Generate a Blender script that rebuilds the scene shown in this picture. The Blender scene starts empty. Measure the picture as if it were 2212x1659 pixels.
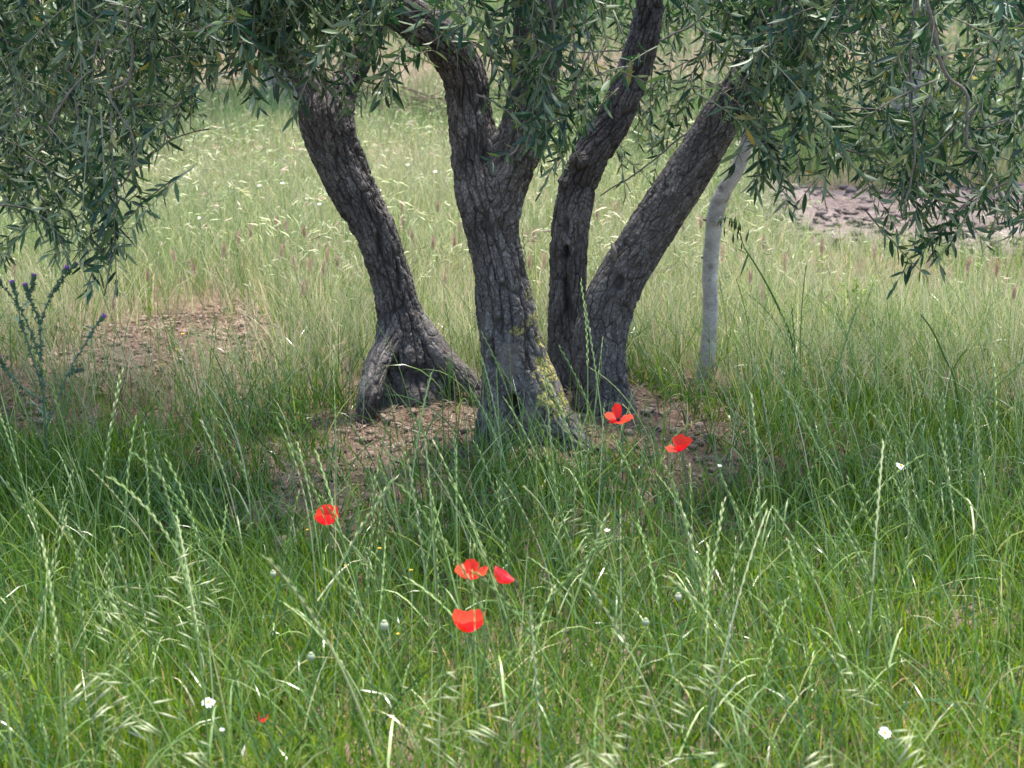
import bpy, math, random
import numpy as np
from mathutils import Matrix, Vector

random.seed(7)
rng = np.random.default_rng(11)
R = math.radians
scene = bpy.context.scene
col = scene.collection

# ------------------------------------------------------------------ camera
CAM_Z, PITCH, LENS = 1.5, R(-14.65), 65.0
cam_d = bpy.data.cameras.new("camera")
cam_d.lens = LENS
cam_d.sensor_width = 36.0
cam_d.clip_start = 0.05
cam_d.clip_end = 2000.0
cam_d.dof.use_dof = True
cam_d.dof.focus_distance = 4.95
cam_d.dof.aperture_fstop = 7.0
cam = bpy.data.objects.new("camera", cam_d)
cam.location = (0, 0, CAM_Z)
cam.rotation_euler = (R(90) + PITCH, 0, 0)
col.objects.link(cam)
scene.camera = cam

# ------------------------------------------------------------------ light
SUN_EL, SUN_AZ = R(74), R(32)          # azimuth measured from +Y towards +X
world = bpy.data.worlds.new("World")
scene.world = world
world.use_nodes = True
wn = world.node_tree
wn.nodes.clear()
sky = wn.nodes.new("ShaderNodeTexSky")
sky.sky_type = 'NISHITA'
sky.sun_disc = False
sky.sun_elevation = SUN_EL
sky.sun_rotation = SUN_AZ
bg = wn.nodes.new("ShaderNodeBackground")
bg.inputs[1].default_value = 0.125
wo = wn.nodes.new("ShaderNodeOutputWorld")
wn.links.new(sky.outputs[0], bg.inputs[0])
wn.links.new(bg.outputs[0], wo.inputs[0])
sun_d = bpy.data.lights.new("sun", 'SUN')
sun_d.energy = 3.2
sun_d.angle = R(11)
sun_d.color = (1.0, 0.95, 0.87)
sun = bpy.data.objects.new("sun", sun_d)
sdir = Vector((math.sin(SUN_AZ) * math.cos(SUN_EL), math.cos(SUN_AZ) * math.cos(SUN_EL), math.sin(SUN_EL)))
sun.rotation_euler = sdir.to_track_quat('Z', 'Y').to_euler()
sun.location = (2, 6, 8)
col.objects.link(sun)
scene.view_settings.view_transform = 'Standard'
scene.view_settings.look = 'None'
scene.view_settings.gamma = 1.0
scene.view_settings.exposure = 2.12
scene.view_settings.use_curve_mapping = False
scene.cycles.max_bounces = 5
scene.cycles.transmission_bounces = 4
scene.cycles.sample_clamp_indirect = 6.0

# ------------------------------------------------------------------ helpers: view geometry
TW = 18.0 / LENS
CP, SP = math.cos(PITCH), math.sin(PITCH)


def ray(px, py):
    """direction through a photo point (photo measured 2212 x 1659)"""
    cx = (px - 1106.0) / 1106.0 * TW
    cy = -(py - 829.5) / 1106.0 * TW
    return np.array([cx, CP - cy * SP, SP + cy * CP])


def at(px, py, Y):
    d = ray(px, py)
    return np.array([0, 0, CAM_Z]) + d * (Y / d[1])


def scale_at(Y):
    return Y / 1106.0 * TW * 1.03      # metres per photo unit at depth Y


def proj(P):
    P = np.asarray(P, float)
    z = P[..., 2] - CAM_Z
    dep = P[..., 1] * CP + z * SP
    up = -P[..., 1] * SP + z * CP
    dep = np.maximum(dep, 1e-3)
    return 1106 + P[..., 0] / dep / TW * 1106, 829.5 - up / dep / TW * 1106


# ------------------------------------------------------------------ helpers: noise
def _hash(ix, iy, iz=0, seed=0):
    with np.errstate(over='ignore'):
        h = (np.asarray(ix, np.int64) * 374761393 + np.asarray(iy, np.int64) * 668265263
             + np.asarray(iz, np.int64) * 2147483647 + seed * 974711) & 0xffffffff
        h = ((h ^ (h >> 13)) * 1274126177) & 0xffffffff
        h = ((h ^ (h >> 16)) * 2246822519) & 0xffffffff
        h = h ^ (h >> 15)
    return (h & 0xffffff) / float(0xffffff)


def vnoise(x, y, z=None, seed=0):
    x = np.asarray(x, float); y = np.asarray(y, float)
    z = np.zeros_like(x) if z is None else np.asarray(z, float)
    ix, iy, iz = np.floor(x), np.floor(y), np.floor(z)
    fx, fy, fz = x - ix, y - iy, z - iz
    fx, fy, fz = [f * f * (3 - 2 * f) for f in (fx, fy, fz)]
    ix, iy, iz = ix.astype(np.int64), iy.astype(np.int64), iz.astype(np.int64)
    r = 0
    for a in (0, 1):
        for b in (0, 1):
            for c in (0, 1):
                w = (fx if a else 1 - fx) * (fy if b else 1 - fy) * (fz if c else 1 - fz)
                r = r + w * _hash(ix + a, iy + b, iz + c, seed)
    return r * 2 - 1


def fbm(x, y, z=None, octv=4, seed=0):
    r, amp, f = 0, 0.5, 1.0
    for o in range(octv):
        r = r + amp * vnoise(x * f, y * f, None if z is None else z * f, seed + o)
        amp *= 0.5; f *= 2.03
    return r


def worley(x, y, period, seed=0):
    ix, iy = np.floor(x).astype(np.int64), np.floor(y).astype(np.int64)
    F1 = np.full(x.shape, 9.0); F2 = np.full(x.shape, 9.0); ID = np.zeros(x.shape)
    for di in (-1, 0, 1):
        for dj in (-1, 0, 1):
            cx, cy = ix + di, iy + dj
            px = cx + 0.12 + 0.76 * _hash(cx % period, cy, 1, seed)
            py = cy + 0.12 + 0.76 * _hash(cx % period, cy, 2, seed)
            d = np.sqrt((x - px) ** 2 + (y - py) ** 2)
            idv = _hash(cx % period, cy, 3, seed)
            near = d < F1
            F2 = np.where(near, F1, np.minimum(F2, d))
            ID = np.where(near, idv, ID)
            F1 = np.where(near, d, F1)
    return F1, F2, ID


def sstep(a, b, x):
    t = np.clip((x - a) / (b - a), 0, 1)
    return t * t * (3 - 2 * t)


# ------------------------------------------------------------------ helpers: objects
def mesh_from(name, V, Q=None, T=None, mat=None, attrs=None, smooth=False):
    """V (n,3); Q (m,4) quads; T (k,3) triangles; attrs name -> float per vertex"""
    V = np.ascontiguousarray(V, np.float32)
    me = bpy.data.meshes.new(name)
    me.vertices.add(len(V))
    me.vertices.foreach_set("co", V.ravel())
    idx, starts, tot = [], [], 0
    if Q is not None and len(Q):
        Q = np.asarray(Q, np.int32)
        idx.append(Q.ravel()); starts.append(np.arange(len(Q), dtype=np.int32) * 4); tot = len(Q) * 4
    if T is not None and len(T):
        T = np.asarray(T, np.int32)
        idx.append(T.ravel()); starts.append(tot + np.arange(len(T), dtype=np.int32) * 3)
    idx = np.concatenate(idx); starts = np.concatenate(starts)
    me.loops.add(len(idx))
    me.loops.foreach_set("vertex_index", idx)
    me.polygons.add(len(starts))
    me.polygons.foreach_set("loop_start", starts)
    if smooth:
        me.polygons.foreach_set("use_smooth", np.ones(len(starts), dtype=bool))
    for k, v in (attrs or {}).items():
        at_ = me.attributes.new(k, 'FLOAT', 'POINT')
        at_.data.foreach_set("value", np.ascontiguousarray(v, np.float32))
    me.update(calc_edges=True)
    me.validate()
    if mat:
        me.materials.append(mat)
    return me


def obj(name, me, parent=None, loc=None, rot=None, scl=None):
    o = bpy.data.objects.new(name, me)
    col.objects.link(o)
    if parent is not None:
        o.parent = parent
    if loc is not None:
        o.location = loc
    if rot is not None:
        o.rotation_euler = rot
    if scl is not None:
        o.scale = (scl,) * 3 if np.isscalar(scl) else scl
    return o


def tag(o, label=None, cat=None, group=None, kind=None):
    if label: o["label"] = label
    if cat: o["category"] = cat
    if group: o["group"] = group
    if kind: o["kind"] = kind
    return o


def empty(name, loc):
    o = bpy.data.objects.new(name, None)
    o.empty_display_size = 0.05
    o.location = loc
    col.objects.link(o)
    return o


class Geo:
    """collects vertices and faces for one mesh"""
    def __init__(s):
        s.V, s.Q, s.T, s.A, s.n = [], [], [], [], 0

    def add(s, V, Q=None, T=None, a=0.0):
        V = np.asarray(V, float).reshape(-1, 3)
        s.V.append(V)
        if Q is not None and len(Q): s.Q.append(np.asarray(Q) + s.n)
        if T is not None and len(T): s.T.append(np.asarray(T) + s.n)
        s.A.append(np.full(len(V), a) if np.isscalar(a) else np.asarray(a))
        s.n += len(V)

    def tube(s, pts, rad, ns=5, a=0.0, cap=True):
        pts = np.asarray(pts, float)
        rad = np.broadcast_to(np.asarray(rad, float), (len(pts),))
        tan = np.gradient(pts, axis=0)
        tan /= np.linalg.norm(tan, axis=1)[:, None] + 1e-9
        ref = np.array([0, 0, 1.0]) if abs(tan[0][2]) < 0.9 else np.array([1.0, 0, 0])
        n = np.cross(tan[0], ref); n /= np.linalg.norm(n)
        V = []
        th = np.arange(ns) / ns * 2 * np.pi
        for i in range(len(pts)):
            n = n - tan[i] * np.dot(n, tan[i]); n /= np.linalg.norm(n) + 1e-9
            b = np.cross(tan[i], n)
            V.append(pts[i] + rad[i] * (np.cos(th)[:, None] * n + np.sin(th)[:, None] * b))
        V = np.concatenate(V)
        m = len(pts)
        i, j = np.meshgrid(np.arange(m - 1), np.arange(ns), indexing='ij')
        Q = np.stack([i * ns + j, i * ns + (j + 1) % ns, (i + 1) * ns + (j + 1) % ns, (i + 1) * ns + j], -1).reshape(-1, 4)
        T = None
        if cap:
            V = np.concatenate([V, pts[:1], pts[-1:]])
            jj = np.arange(ns)
            T = np.concatenate([np.stack([np.full(ns, m * ns), (jj + 1) % ns, jj], -1),
                                np.stack([np.full(ns, m * ns + 1), (m - 1) * ns + jj, (m - 1) * ns + (jj + 1) % ns], -1)])
        s.add(V, Q, T, a)

    def mesh(s, name, mat, smooth=False, off=None):
        V = np.concatenate(s.V)
        if off is not None: V = V - np.asarray(off)
        return mesh_from(name, V, np.concatenate(s.Q) if s.Q else None, np.concatenate(s.T) if s.T else None,
                         mat, {"rnd": np.concatenate(s.A)}, smooth)


def bez(a, b, c, n):
    t = np.linspace(0, 1, n)[:, None]
    return (1 - t) ** 2 * np.asarray(a) + 2 * t * (1 - t) * np.asarray(b) + t * t * np.asarray(c)


def spline(P, n):
    """Catmull-Rom through the rows of P (any number of columns)"""
    P = np.asarray(P, float)
    E = np.concatenate([2 * P[:1] - P[1:2], P, 2 * P[-1:] - P[-2:-1]])
    t = np.linspace(0, len(P) - 1 - 1e-6, n)
    i = t.astype(int); f = (t - i)[:, None]
    p0, p1, p2, p3 = E[i], E[i + 1], E[i + 2], E[i + 3]
    return 0.5 * (2 * p1 + (p2 - p0) * f + (2 * p0 - 5 * p1 + 4 * p2 - p3) * f ** 2 + (3 * p1 - p0 - 3 * p2 + p3) * f ** 3)


# ------------------------------------------------------------------ materials
class NT:
    def __init__(s, name):
        s.mat = bpy.data.materials.new(name)
        s.mat.use_nodes = True
        s.t = s.mat.node_tree
        s.t.nodes.clear()
        s.out = s.n("ShaderNodeOutputMaterial")

    def n(s, typ, **kw):
        nd = s.t.nodes.new(typ)
        for k, v in kw.items():
            if k.startswith("i_"):
                key = k[2:]
                nd.inputs[int(key) if key.isdigit() else key].default_value = v
            else:
                setattr(nd, k, v)
        return nd

    def l(s, a, b):
        s.t.links.new(a, b)

    def ramp(s, fac, stops, interp='LINEAR'):
        r = s.n("ShaderNodeValToRGB")
        r.color_ramp.interpolation = interp
        el = r.color_ramp.elements
        while len(el) < len(stops): el.new(0.5)
        for e, (p, c) in zip(el, stops):
            e.position = p; e.color = (*c, 1)
        s.l(fac, r.inputs[0])
        return r.outputs[0]

    def math(s, op, a, b=None):
        m = s.n("ShaderNodeMath", operation=op)
        for k, v in ((0, a), (1, b)):
            if v is None: continue
            if hasattr(v, "is_output"): s.l(v, m.inputs[k])
            else: m.inputs[k].default_value = v
        return m.outputs[0]

    def mix(s, fac, a, b):
        m = s.n("ShaderNodeMix", data_type='RGBA')
        for k, v in ((0, fac), (6, a), (7, b)):
            if hasattr(v, "is_output"): s.l(v, m.inputs[k])
            else: m.inputs[k].default_value = v if k == 0 else (*v, 1)
        return m.outputs[2]


def leafy(name, stops, rough=0.45, trans=0.3, spec=0.4, under=None, obj_rand=False, tip=None, tcol=1.25):
    """thin plant tissue: reflects and lets light through; colour varies per blade"""
    m = NT(name)
    a = m.n("ShaderNodeAttribute", attribute_name="rnd").outputs["Fac"]
    if obj_rand:
        oi = m.n("ShaderNodeObjectInfo").outputs["Random"]
        a = m.math('FRACT', m.math('ADD', a, oi))
    c = m.ramp(a, stops)
    if tip is not None:
        t = m.n("ShaderNodeAttribute", attribute_name="t").outputs["Fac"]
        tt = m.n("ShaderNodeMapRange", i_1=tip[1], i_2=1.0)
        m.l(t, tt.inputs[0])
        c = m.mix(tt.outputs[0], c, tip[0])
    if under is not None:
        g = m.n("ShaderNodeNewGeometry").outputs["Backfacing"]
        c = m.mix(g, c, under)
    p = m.n("ShaderNodeBsdfPrincipled", i_Roughness=rough)
    p.inputs["Specular IOR Level"].default_value = spec
    m.l(c, p.inputs["Base Color"])
    hsv = m.n("ShaderNodeHueSaturation", i_0=0.485, i_1=1.15, i_2=tcol)
    m.l(c, hsv.inputs["Color"])
    tr = m.n("ShaderNodeBsdfTranslucent")
    m.l(hsv.outputs[0], tr.inputs[0])
    mx = m.n("ShaderNodeMixShader", i_0=trans)
    m.l(p.outputs[0], mx.inputs[1]); m.l(tr.outputs[0], mx.inputs[2])
    m.l(mx.outputs[0], m.out.inputs[0])
    return m.mat


def plain(name, c1, c2, scale=30.0, rough=0.85, bump=0.0, spec=0.2, dist=0.01, obj_rand=0.0):
    m = NT(name)
    tc = m.n("ShaderNodeTexCoord").outputs["Object"]
    nz = m.n("ShaderNodeTexNoise", i_Scale=scale, i_Detail=5.0)
    m.l(tc, nz.inputs["Vector"])
    f = nz.outputs[0]
    if obj_rand:
        oi = m.n("ShaderNodeObjectInfo").outputs["Random"]
        f = m.math('ADD', f, m.math('MULTIPLY', m.math('SUBTRACT', oi, 0.5), obj_rand))
    c = m.ramp(f, [(0.3, c1), (0.7, c2)])
    p = m.n("ShaderNodeBsdfPrincipled", i_Roughness=rough)
    p.inputs["Specular IOR Level"].default_value = spec
    m.l(c, p.inputs["Base Color"])
    if bump:
        b = m.n("ShaderNodeBump", i_Strength=bump, i_Distance=dist)
        m.l(nz.outputs[0], b.inputs["Height"]); m.l(b.outputs[0], p.inputs["Normal"])
    m.l(p.outputs[0], m.out.inputs[0])
    return m.mat


def bark_material():
    m = NT("olive_bark")
    tc = m.n("ShaderNodeTexCoord").outputs["Object"]
    at_ = lambda k: m.n("ShaderNodeAttribute", attribute_name=k).outputs["Fac"]
    crack, plate, lich, wood = at_("crack"), at_("plate"), at_("lichen"), at_("wood")
    cb = m.n("ShaderNodeCombineXYZ"); m.l(at_("bark_u"), cb.inputs[0]); m.l(at_("bark_v"), cb.inputs[1])
    wn_ = m.n("ShaderNodeTexNoise", i_Scale=22.0, i_Detail=4.0); m.l(tc, wn_.inputs["Vector"])
    ws = m.n("ShaderNodeVectorMath", operation='SCALE'); ws.inputs[3].default_value = 0.028; m.l(wn_.outputs[1], ws.inputs[0])
    ad = m.n("ShaderNodeVectorMath", operation='ADD'); m.l(cb.outputs[0], ad.inputs[0]); m.l(ws.outputs[0], ad.inputs[1])

    def cells(sx, sy, wid):
        mp = m.n("ShaderNodeMapping"); mp.inputs["Scale"].default_value = (sx, sy, 1); m.l(ad.outputs[0], mp.inputs[0])
        v = m.n("ShaderNodeTexVoronoi", voronoi_dimensions='2D', feature='DISTANCE_TO_EDGE', i_Scale=1.0)
        m.l(mp.outputs[0], v.inputs["Vector"])
        mr = m.n("ShaderNodeMapRange", i_1=0.0, i_2=wid); m.l(v.outputs["Distance"], mr.inputs[0])
        vc = m.n("ShaderNodeTexVoronoi", voronoi_dimensions='2D', i_Scale=1.0); m.l(mp.outputs[0], vc.inputs["Vector"])
        sc = m.n("ShaderNodeSeparateColor"); m.l(vc.outputs["Color"], sc.inputs[0])
        return mr.outputs[0], sc.outputs[0]
    e1, i1 = cells(58.0, 17.0, 0.12)
    e2, i2 = cells(120.0, 75.0, 0.10)
    n1 = m.n("ShaderNodeTexNoise", i_Scale=9.0, i_Detail=6.0); m.l(tc, n1.inputs["Vector"])
    n2 = m.n("ShaderNodeTexNoise", i_Scale=160.0, i_Detail=6.0); m.l(tc, n2.inputs["Vector"])
    v = m.math('ADD', m.math('MULTIPLY', i1, 0.22), m.math('MULTIPLY', n1.outputs[0], 0.62))
    v = m.math('ADD', v, m.math('MULTIPLY', i2, 0.14))
    v = m.math('ADD', v, m.math('MULTIPLY', m.math('SUBTRACT', n2.outputs[0], 0.5), 0.55))
    c = m.ramp(v, [(0.25, (0.058, 0.047, 0.041)), (0.5, (0.115, 0.099, 0.090)), (0.70, (0.21, 0.188, 0.172)), (0.88, (0.34, 0.31, 0.285))])
    nb = m.n("ShaderNodeTexNoise", i_Scale=30.0, i_Detail=3.0); m.l(tc, nb.inputs["Vector"])
    nbr = m.n("ShaderNodeMapRange", i_1=0.30, i_2=0.55); m.l(nb.outputs[0], nbr.inputs[0])
    ck = m.math('MAXIMUM', m.math('MULTIPLY', m.math('SUBTRACT', 1.0, e1), m.math('MULTIPLY', nbr.outputs[0], 0.95)), m.math('MULTIPLY', m.math('SUBTRACT', 1.0, e2), 0.55))
    ck = m.math('MAXIMUM', ck, m.math('MULTIPLY', crack, 0.8))
    ck = m.math('MULTIPLY', ck, m.math('SUBTRACT', 1.0, m.math('MULTIPLY', wood, 0.35)))
    c = m.mix(ck, c, (0.020, 0.016, 0.014))
    c = m.mix(m.math('MULTIPLY', wood, m.math('MULTIPLY', n1.outputs[0], 0.6)), c, (0.20, 0.155, 0.125))
    n3 = m.n("ShaderNodeTexNoise", i_Scale=110.0, i_Detail=6.0, i_Roughness=0.7); m.l(tc, n3.inputs["Vector"])
    lm = m.math('MULTIPLY', lich, m.math('MULTIPLY', m.math('GREATER_THAN', m.math('ADD', n3.outputs[0], m.math('MULTIPLY', lich, 0.1)), 0.58), 0.85))
    c = m.mix(lm, c, m.ramp(n2.outputs[0], [(0.3, (0.20, 0.19, 0.05)), (0.7, (0.42, 0.36, 0.08))]))
    p = m.n("ShaderNodeBsdfPrincipled", i_Roughness=0.8)
    p.inputs["Specular IOR Level"].default_value = 0.25
    m.l(c, p.inputs["Base Color"])
    h = m.math('ADD', m.math('MULTIPLY', n2.outputs[0], 0.5), m.math('MULTIPLY', m.math('SUBTRACT', 1.0, ck), 0.9))
    h = m.math('ADD', h, m.math('MULTIPLY', i1, 0.35))
    b = m.n("ShaderNodeBump", i_Strength=0.9, i_Distance=0.005)
    m.l(h, b.inputs["Height"]); m.l(b.outputs[0], p.inputs["Normal"])
    m.l(p.outputs[0], m.out.inputs[0])
    return m.mat


def smooth_bark_material():
    m = NT("young_bark")
    tc = m.n("ShaderNodeTexCoord").outputs["Object"]
    mp = m.n("ShaderNodeMapping"); mp.inputs["Scale"].default_value = (1, 1, 1.8); m.l(tc, mp.inputs[0])
    n1 = m.n("ShaderNodeTexNoise", i_Scale=14.0, i_Detail=6.0); m.l(mp.outputs[0], n1.inputs["Vector"])
    n2 = m.n("ShaderNodeTexNoise", i_Scale=90.0, i_Detail=6.0); m.l(mp.outputs[0], n2.inputs["Vector"])
    wood = m.n("ShaderNodeAttribute", attribute_name="crack").outputs["Fac"]
    v = m.math('ADD', m.math('MULTIPLY', n1.outputs[0], 0.6), m.math('MULTIPLY', n2.outputs[0], 0.4))
    c = m.ramp(v, [(0.3, (0.19, 0.165, 0.145)), (0.5, (0.36, 0.325, 0.285)), (0.68, (0.52, 0.48, 0.43))])
    c = m.mix(wood, c, (0.10, 0.075, 0.06))
    p = m.n("ShaderNodeBsdfPrincipled", i_Roughness=0.75)
    m.l(c, p.inputs["Base Color"])
    b = m.n("ShaderNodeBump", i_Strength=0.5, i_Distance=0.003)
    m.l(n2.outputs[0], b.inputs["Height"]); m.l(b.outputs[0], p.inputs["Normal"])
    m.l(p.outputs[0], m.out.inputs[0])
    return m.mat


def soil_material(name, cs, bumpd=0.02):
    m = NT(name)
    tc = m.n("ShaderNodeTexCoord").outputs["Object"]
    n1 = m.n("ShaderNodeTexNoise", i_Scale=2.2, i_Detail=5.0); m.l(tc, n1.inputs["Vector"])
    n2 = m.n("ShaderNodeTexNoise", i_Scale=38.0, i_Detail=8.0, i_Roughness=0.65); m.l(tc, n2.inputs["Vector"])
    v = m.math('ADD', m.math('MULTIPLY', n1.outputs[0], 0.45), m.math('MULTIPLY', n2.outputs[0], 0.55))
    c = m.ramp(v, [(0.34, cs[0]), (0.5, cs[1]), (0.66, cs[2])])
    p = m.n("ShaderNodeBsdfPrincipled", i_Roughness=0.95)
    p.inputs["Specular IOR Level"].default_value = 0.1
    m.l(c, p.inputs["Base Color"])
    b = m.n("ShaderNodeBump", i_Strength=0.8, i_Distance=bumpd)
    m.l(n2.outputs[0], b.inputs["Height"]); m.l(b.outputs[0], p.inputs["Normal"])
    m.l(p.outputs[0], m.out.inputs[0])
    return m.mat


M = {}
M['soil'] = soil_material("soil", [(0.075, 0.046, 0.033), (0.145, 0.096, 0.072), (0.24, 0.172, 0.134)])
M['tilled'] = soil_material("tilled_soil", [(0.095, 0.070, 0.062), (0.175, 0.135, 0.122), (0.29, 0.24, 0.215)], 0.05)
M['stone'] = plain("stone", (0.16, 0.112, 0.086), (0.33, 0.255, 0.205), 25, 0.9, 0.5, 0.2, 0.01, 0.5)
M['clod'] = plain("clod", (0.10, 0.068, 0.050), (0.26, 0.19, 0.15), 40, 0.95, 0.6)
M['bark'] = bark_material()
M['young'] = smooth_bark_material()
M['twig'] = plain("twig_bark", (0.085, 0.072, 0.058), (0.18, 0.155, 0.13), 60, 0.8)
M['shoot'] = leafy("green_shoot", [(0, (0.14, 0.16, 0.09)), (1, (0.25, 0.25, 0.17))], 0.6, 0.0)
M['leaf'] = leafy("olive_leaf", [(0.0, (0.010, 0.034, 0.020)), (0.45, (0.022, 0.062, 0.028)), (0.80, (0.058, 0.112, 0.042)), (0.96, (0.12, 0.18, 0.06)), (1.0, (0.24, 0.20, 0.05))],
                  0.42, 0.2, 0.4, under=(0.12, 0.165, 0.085), obj_rand=True, tcol=1.6)
M['bud'] = leafy("olive_buds", [(0, (0.20, 0.30, 0.09)), (1, (0.34, 0.42, 0.15))], 0.6, 0.25)
M['grass'] = leafy("meadow_grass", [(0.0, (0.016, 0.048, 0.009)), (0.35, (0.046, 0.112, 0.015)), (0.65, (0.115, 0.210, 0.020)), (0.92, (0.21, 0.30, 0.045)), (1.0, (0.42, 0.33, 0.16))],
                   0.36, 0.42, 0.55, tcol=1.5)
M['blue_grass'] = leafy("broad_grass", [(0.0, (0.028, 0.080, 0.018)), (0.5, (0.085, 0.165, 0.034)), (0.85, (0.20, 0.28, 0.075)), (1.0, (0.42, 0.42, 0.21))],
                        0.28, 0.36, 0.65, tcol=1.4)
M['pale_grass'] = leafy("pale_grass", [(0.0, (0.055, 0.15, 0.040)), (0.3, (0.15, 0.235, 0.080)), (0.6, (0.33, 0.375, 0.185)), (0.85, (0.48, 0.47, 0.29)), (1.0, (0.54, 0.44, 0.29))],
                        0.5, 0.35, 0.3)
M['seed'] = leafy("brome_seed", [(0.0, (0.25, 0.33, 0.14)), (0.4, (0.38, 0.43, 0.23)), (0.8, (0.49, 0.49, 0.32)), (1.0, (0.46, 0.35, 0.29))], 0.5, 0.35, 0.3)
M['rye'] = leafy("rye_stalk", [(0.0, (0.12, 0.20, 0.052)), (0.5, (0.19, 0.29, 0.075)), (0.85, (0.30, 0.38, 0.14)), (1.0, (0.48, 0.46, 0.29))],
                 0.42, 0.22, 0.45, obj_rand=True)
M['barley_red'] = leafy("barley_awn", [(0, (0.33, 0.19, 0.17)), (0.5, (0.45, 0.31, 0.26)), (1, (0.56, 0.46, 0.36))], 0.5, 0.35, 0.3, obj_rand=True)
M['barley_green'] = leafy("green_barley_awn", [(0, (0.13, 0.24, 0.07)), (1, (0.28, 0.36, 0.14))], 0.5, 0.35, 0.3)
M['straw'] = leafy("straw", [(0, (0.085, 0.055, 0.038)), (0.5, (0.19, 0.135, 0.095)), (1, (0.40, 0.32, 0.23))], 0.7, 0.1, 0.2)
M['poppy'] = leafy("poppy_petal", [(0, (0.03, 0.008, 0.012)), (0.05, (0.42, 0.02, 0.012)), (0.16, (0.70, 0.040, 0.018)), (0.7, (0.84, 0.095, 0.035))], 0.5, 0.4, 0.25, tcol=1.15)
M['poppy_pink'] = leafy("faded_petal", [(0, (0.80, 0.07, 0.03)), (0.5, (0.80, 0.09, 0.06)), (1, (0.74, 0.11, 0.16))], 0.5, 0.35, 0.25, tcol=1.1)
M['poppy_dark'] = plain("poppy_centre", (0.015, 0.012, 0.02), (0.05, 0.06, 0.03), 200, 0.8)
M['hairy'] = leafy("poppy_stem", [(0, (0.12, 0.19, 0.08)), (1, (0.18, 0.25, 0.12))], 0.6, 0.1)
M['capsule'] = leafy("seed_pod", [(0, (0.20, 0.25, 0.15)), (1, (0.34, 0.34, 0.22))], 0.6, 0.1, obj_rand=True)
M['white'] = leafy("daisy_petal", [(0, (0.78, 0.78, 0.76)), (1, (0.84, 0.84, 0.82))], 0.6, 0.25, tcol=1.0)
M['yellow'] = leafy("yellow_flower", [(0, (0.70, 0.42, 0.02)), (1, (0.80, 0.55, 0.03))], 0.6, 0.2, tcol=1.0)
M['thistle'] = leafy("thistle_stem", [(0, (0.06, 0.115, 0.065)), (1, (0.12, 0.19, 0.11))], 0.6, 0.12)
M['purple'] = leafy("thistle_flower", [(0, (0.26, 0.08, 0.36)), (1, (0.42, 0.18, 0.52))], 0.6, 0.25)
M['spurge'] = leafy("spurge_leaf", [(0, (0.10, 0.19, 0.03)), (1, (0.26, 0.34, 0.05))], 0.5, 0.3)

# ------------------------------------------------------------------ terrain
TREE = np.array([0.08, 5.05])


def terrain(x, y):
    x = np.asarray(x, float); y = np.asarray(y, float)
    h = 0.13 * np.exp(-((x - 0.12) / 0.85) ** 2 - ((y - 5.15) / 0.75) ** 2)
    h = h + 0.05 * np.exp(-((x + 1.15) / 0.45) ** 2 - ((y - 6.2) / 0.5) ** 2)
    h = h + 0.05 * vnoise(x * 0.35 + 3, y * 0.35, seed=5) * sstep(3.0, 8.0, y) + 0.018 * vnoise(x * 1.7, y * 1.7, seed=6)
    return h


def rough(x, y):
    near = 1 - sstep(9, 13, np.hypot(x, y))
    return near * (0.022 * fbm(x * 9, y * 9, octv=3, seed=8) + 0.018 * np.maximum(fbm(x * 26, y * 26, octv=3, seed=9), -0.1))


def ground_hit(px, py, z=0.0):
    d = ray(px, py)
    p = np.array([0, 0, CAM_Z])
    for _ in range(12):
        t = (z - CAM_Z) / d[2]
        q = p + d * t
        z2 = float(terrain(q[0], q[1]))
        if abs(z2 - z) < 1e-4: break
        z = 0.5 * (z + z2)
    return q


# bare patches: centre from the photo, half sizes in metres, strength
BARE = []
for px, py, rx, ry, s in [(900, 925, 0.34, 0.30, 1.0), (1130, 950, 0.36, 0.22, 0.85), (1420, 915, 0.34, 0.42, 1.0), (1300, 880, 0.3, 0.3, 1.0),
                          (880, 840, 0.20, 0.25, 1.0), (430, 715, 0.46, 0.62, 1.0), (330, 790, 0.50, 0.40, 0.9), (1525, 840, 0.16, 0.20, 0.95),
                          (215, 925, 0.36, 0.22, 0.9), (790, 1060, 0.36, 0.28, 0.75), (720, 1150, 0.22, 0.16, 0.6), (560, 1010, 0.3, 0.2, 0.55),
                          (1500, 1160, 0.25, 0.15, 0.5), (2040, 1340, 0.12, 0.08, 0.7), (120, 830, 0.3, 0.25, 0.5)]:
    g = ground_hit(px, py)
    BARE.append((g[0], g[1], rx, ry, s))


def bareness(x, y):
    n = 0.85 * fbm(x * 6, y * 6, octv=4, seed=21)
    b = np.zeros_like(np.asarray(x, float))
    for cx, cy, rx, ry, s in BARE:
        d = np.sqrt(((x - cx) / rx) ** 2 + ((y - cy) / ry) ** 2) + n
        b = np.maximum(b, s * (1 - sstep(0.55, 1.15, d)))
    return b


STRIP_Y0, STRIP_Y1 = 8.1, 9.7


def in_strip(x, y):
    w = 0.14 * vnoise(x * 1.6, y * 0.4, seed=31)
    ys = y + 0.10 * (x - 2)
    return sstep(1.05, 1.45, x + 0.3 * w) * sstep(STRIP_Y0 - 0.12, STRIP_Y0 + 0.10, ys + w) * (1 - sstep(STRIP_Y1 - 0.1, STRIP_Y1 + 0.1, ys + w))


def axis(lo, hi, fine, far):
    a = list(np.arange(lo, hi + 1e-6, fine))
    st = fine
    x = hi
    up = []
    while x < far:
        st *= 1.13; x += st; up.append(x)
    st = fine; x = lo; dn = []
    while x > -far:
        st *= 1.13; x -= st; dn.append(x)
    return np.array(dn[::-1] + a + up)


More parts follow.
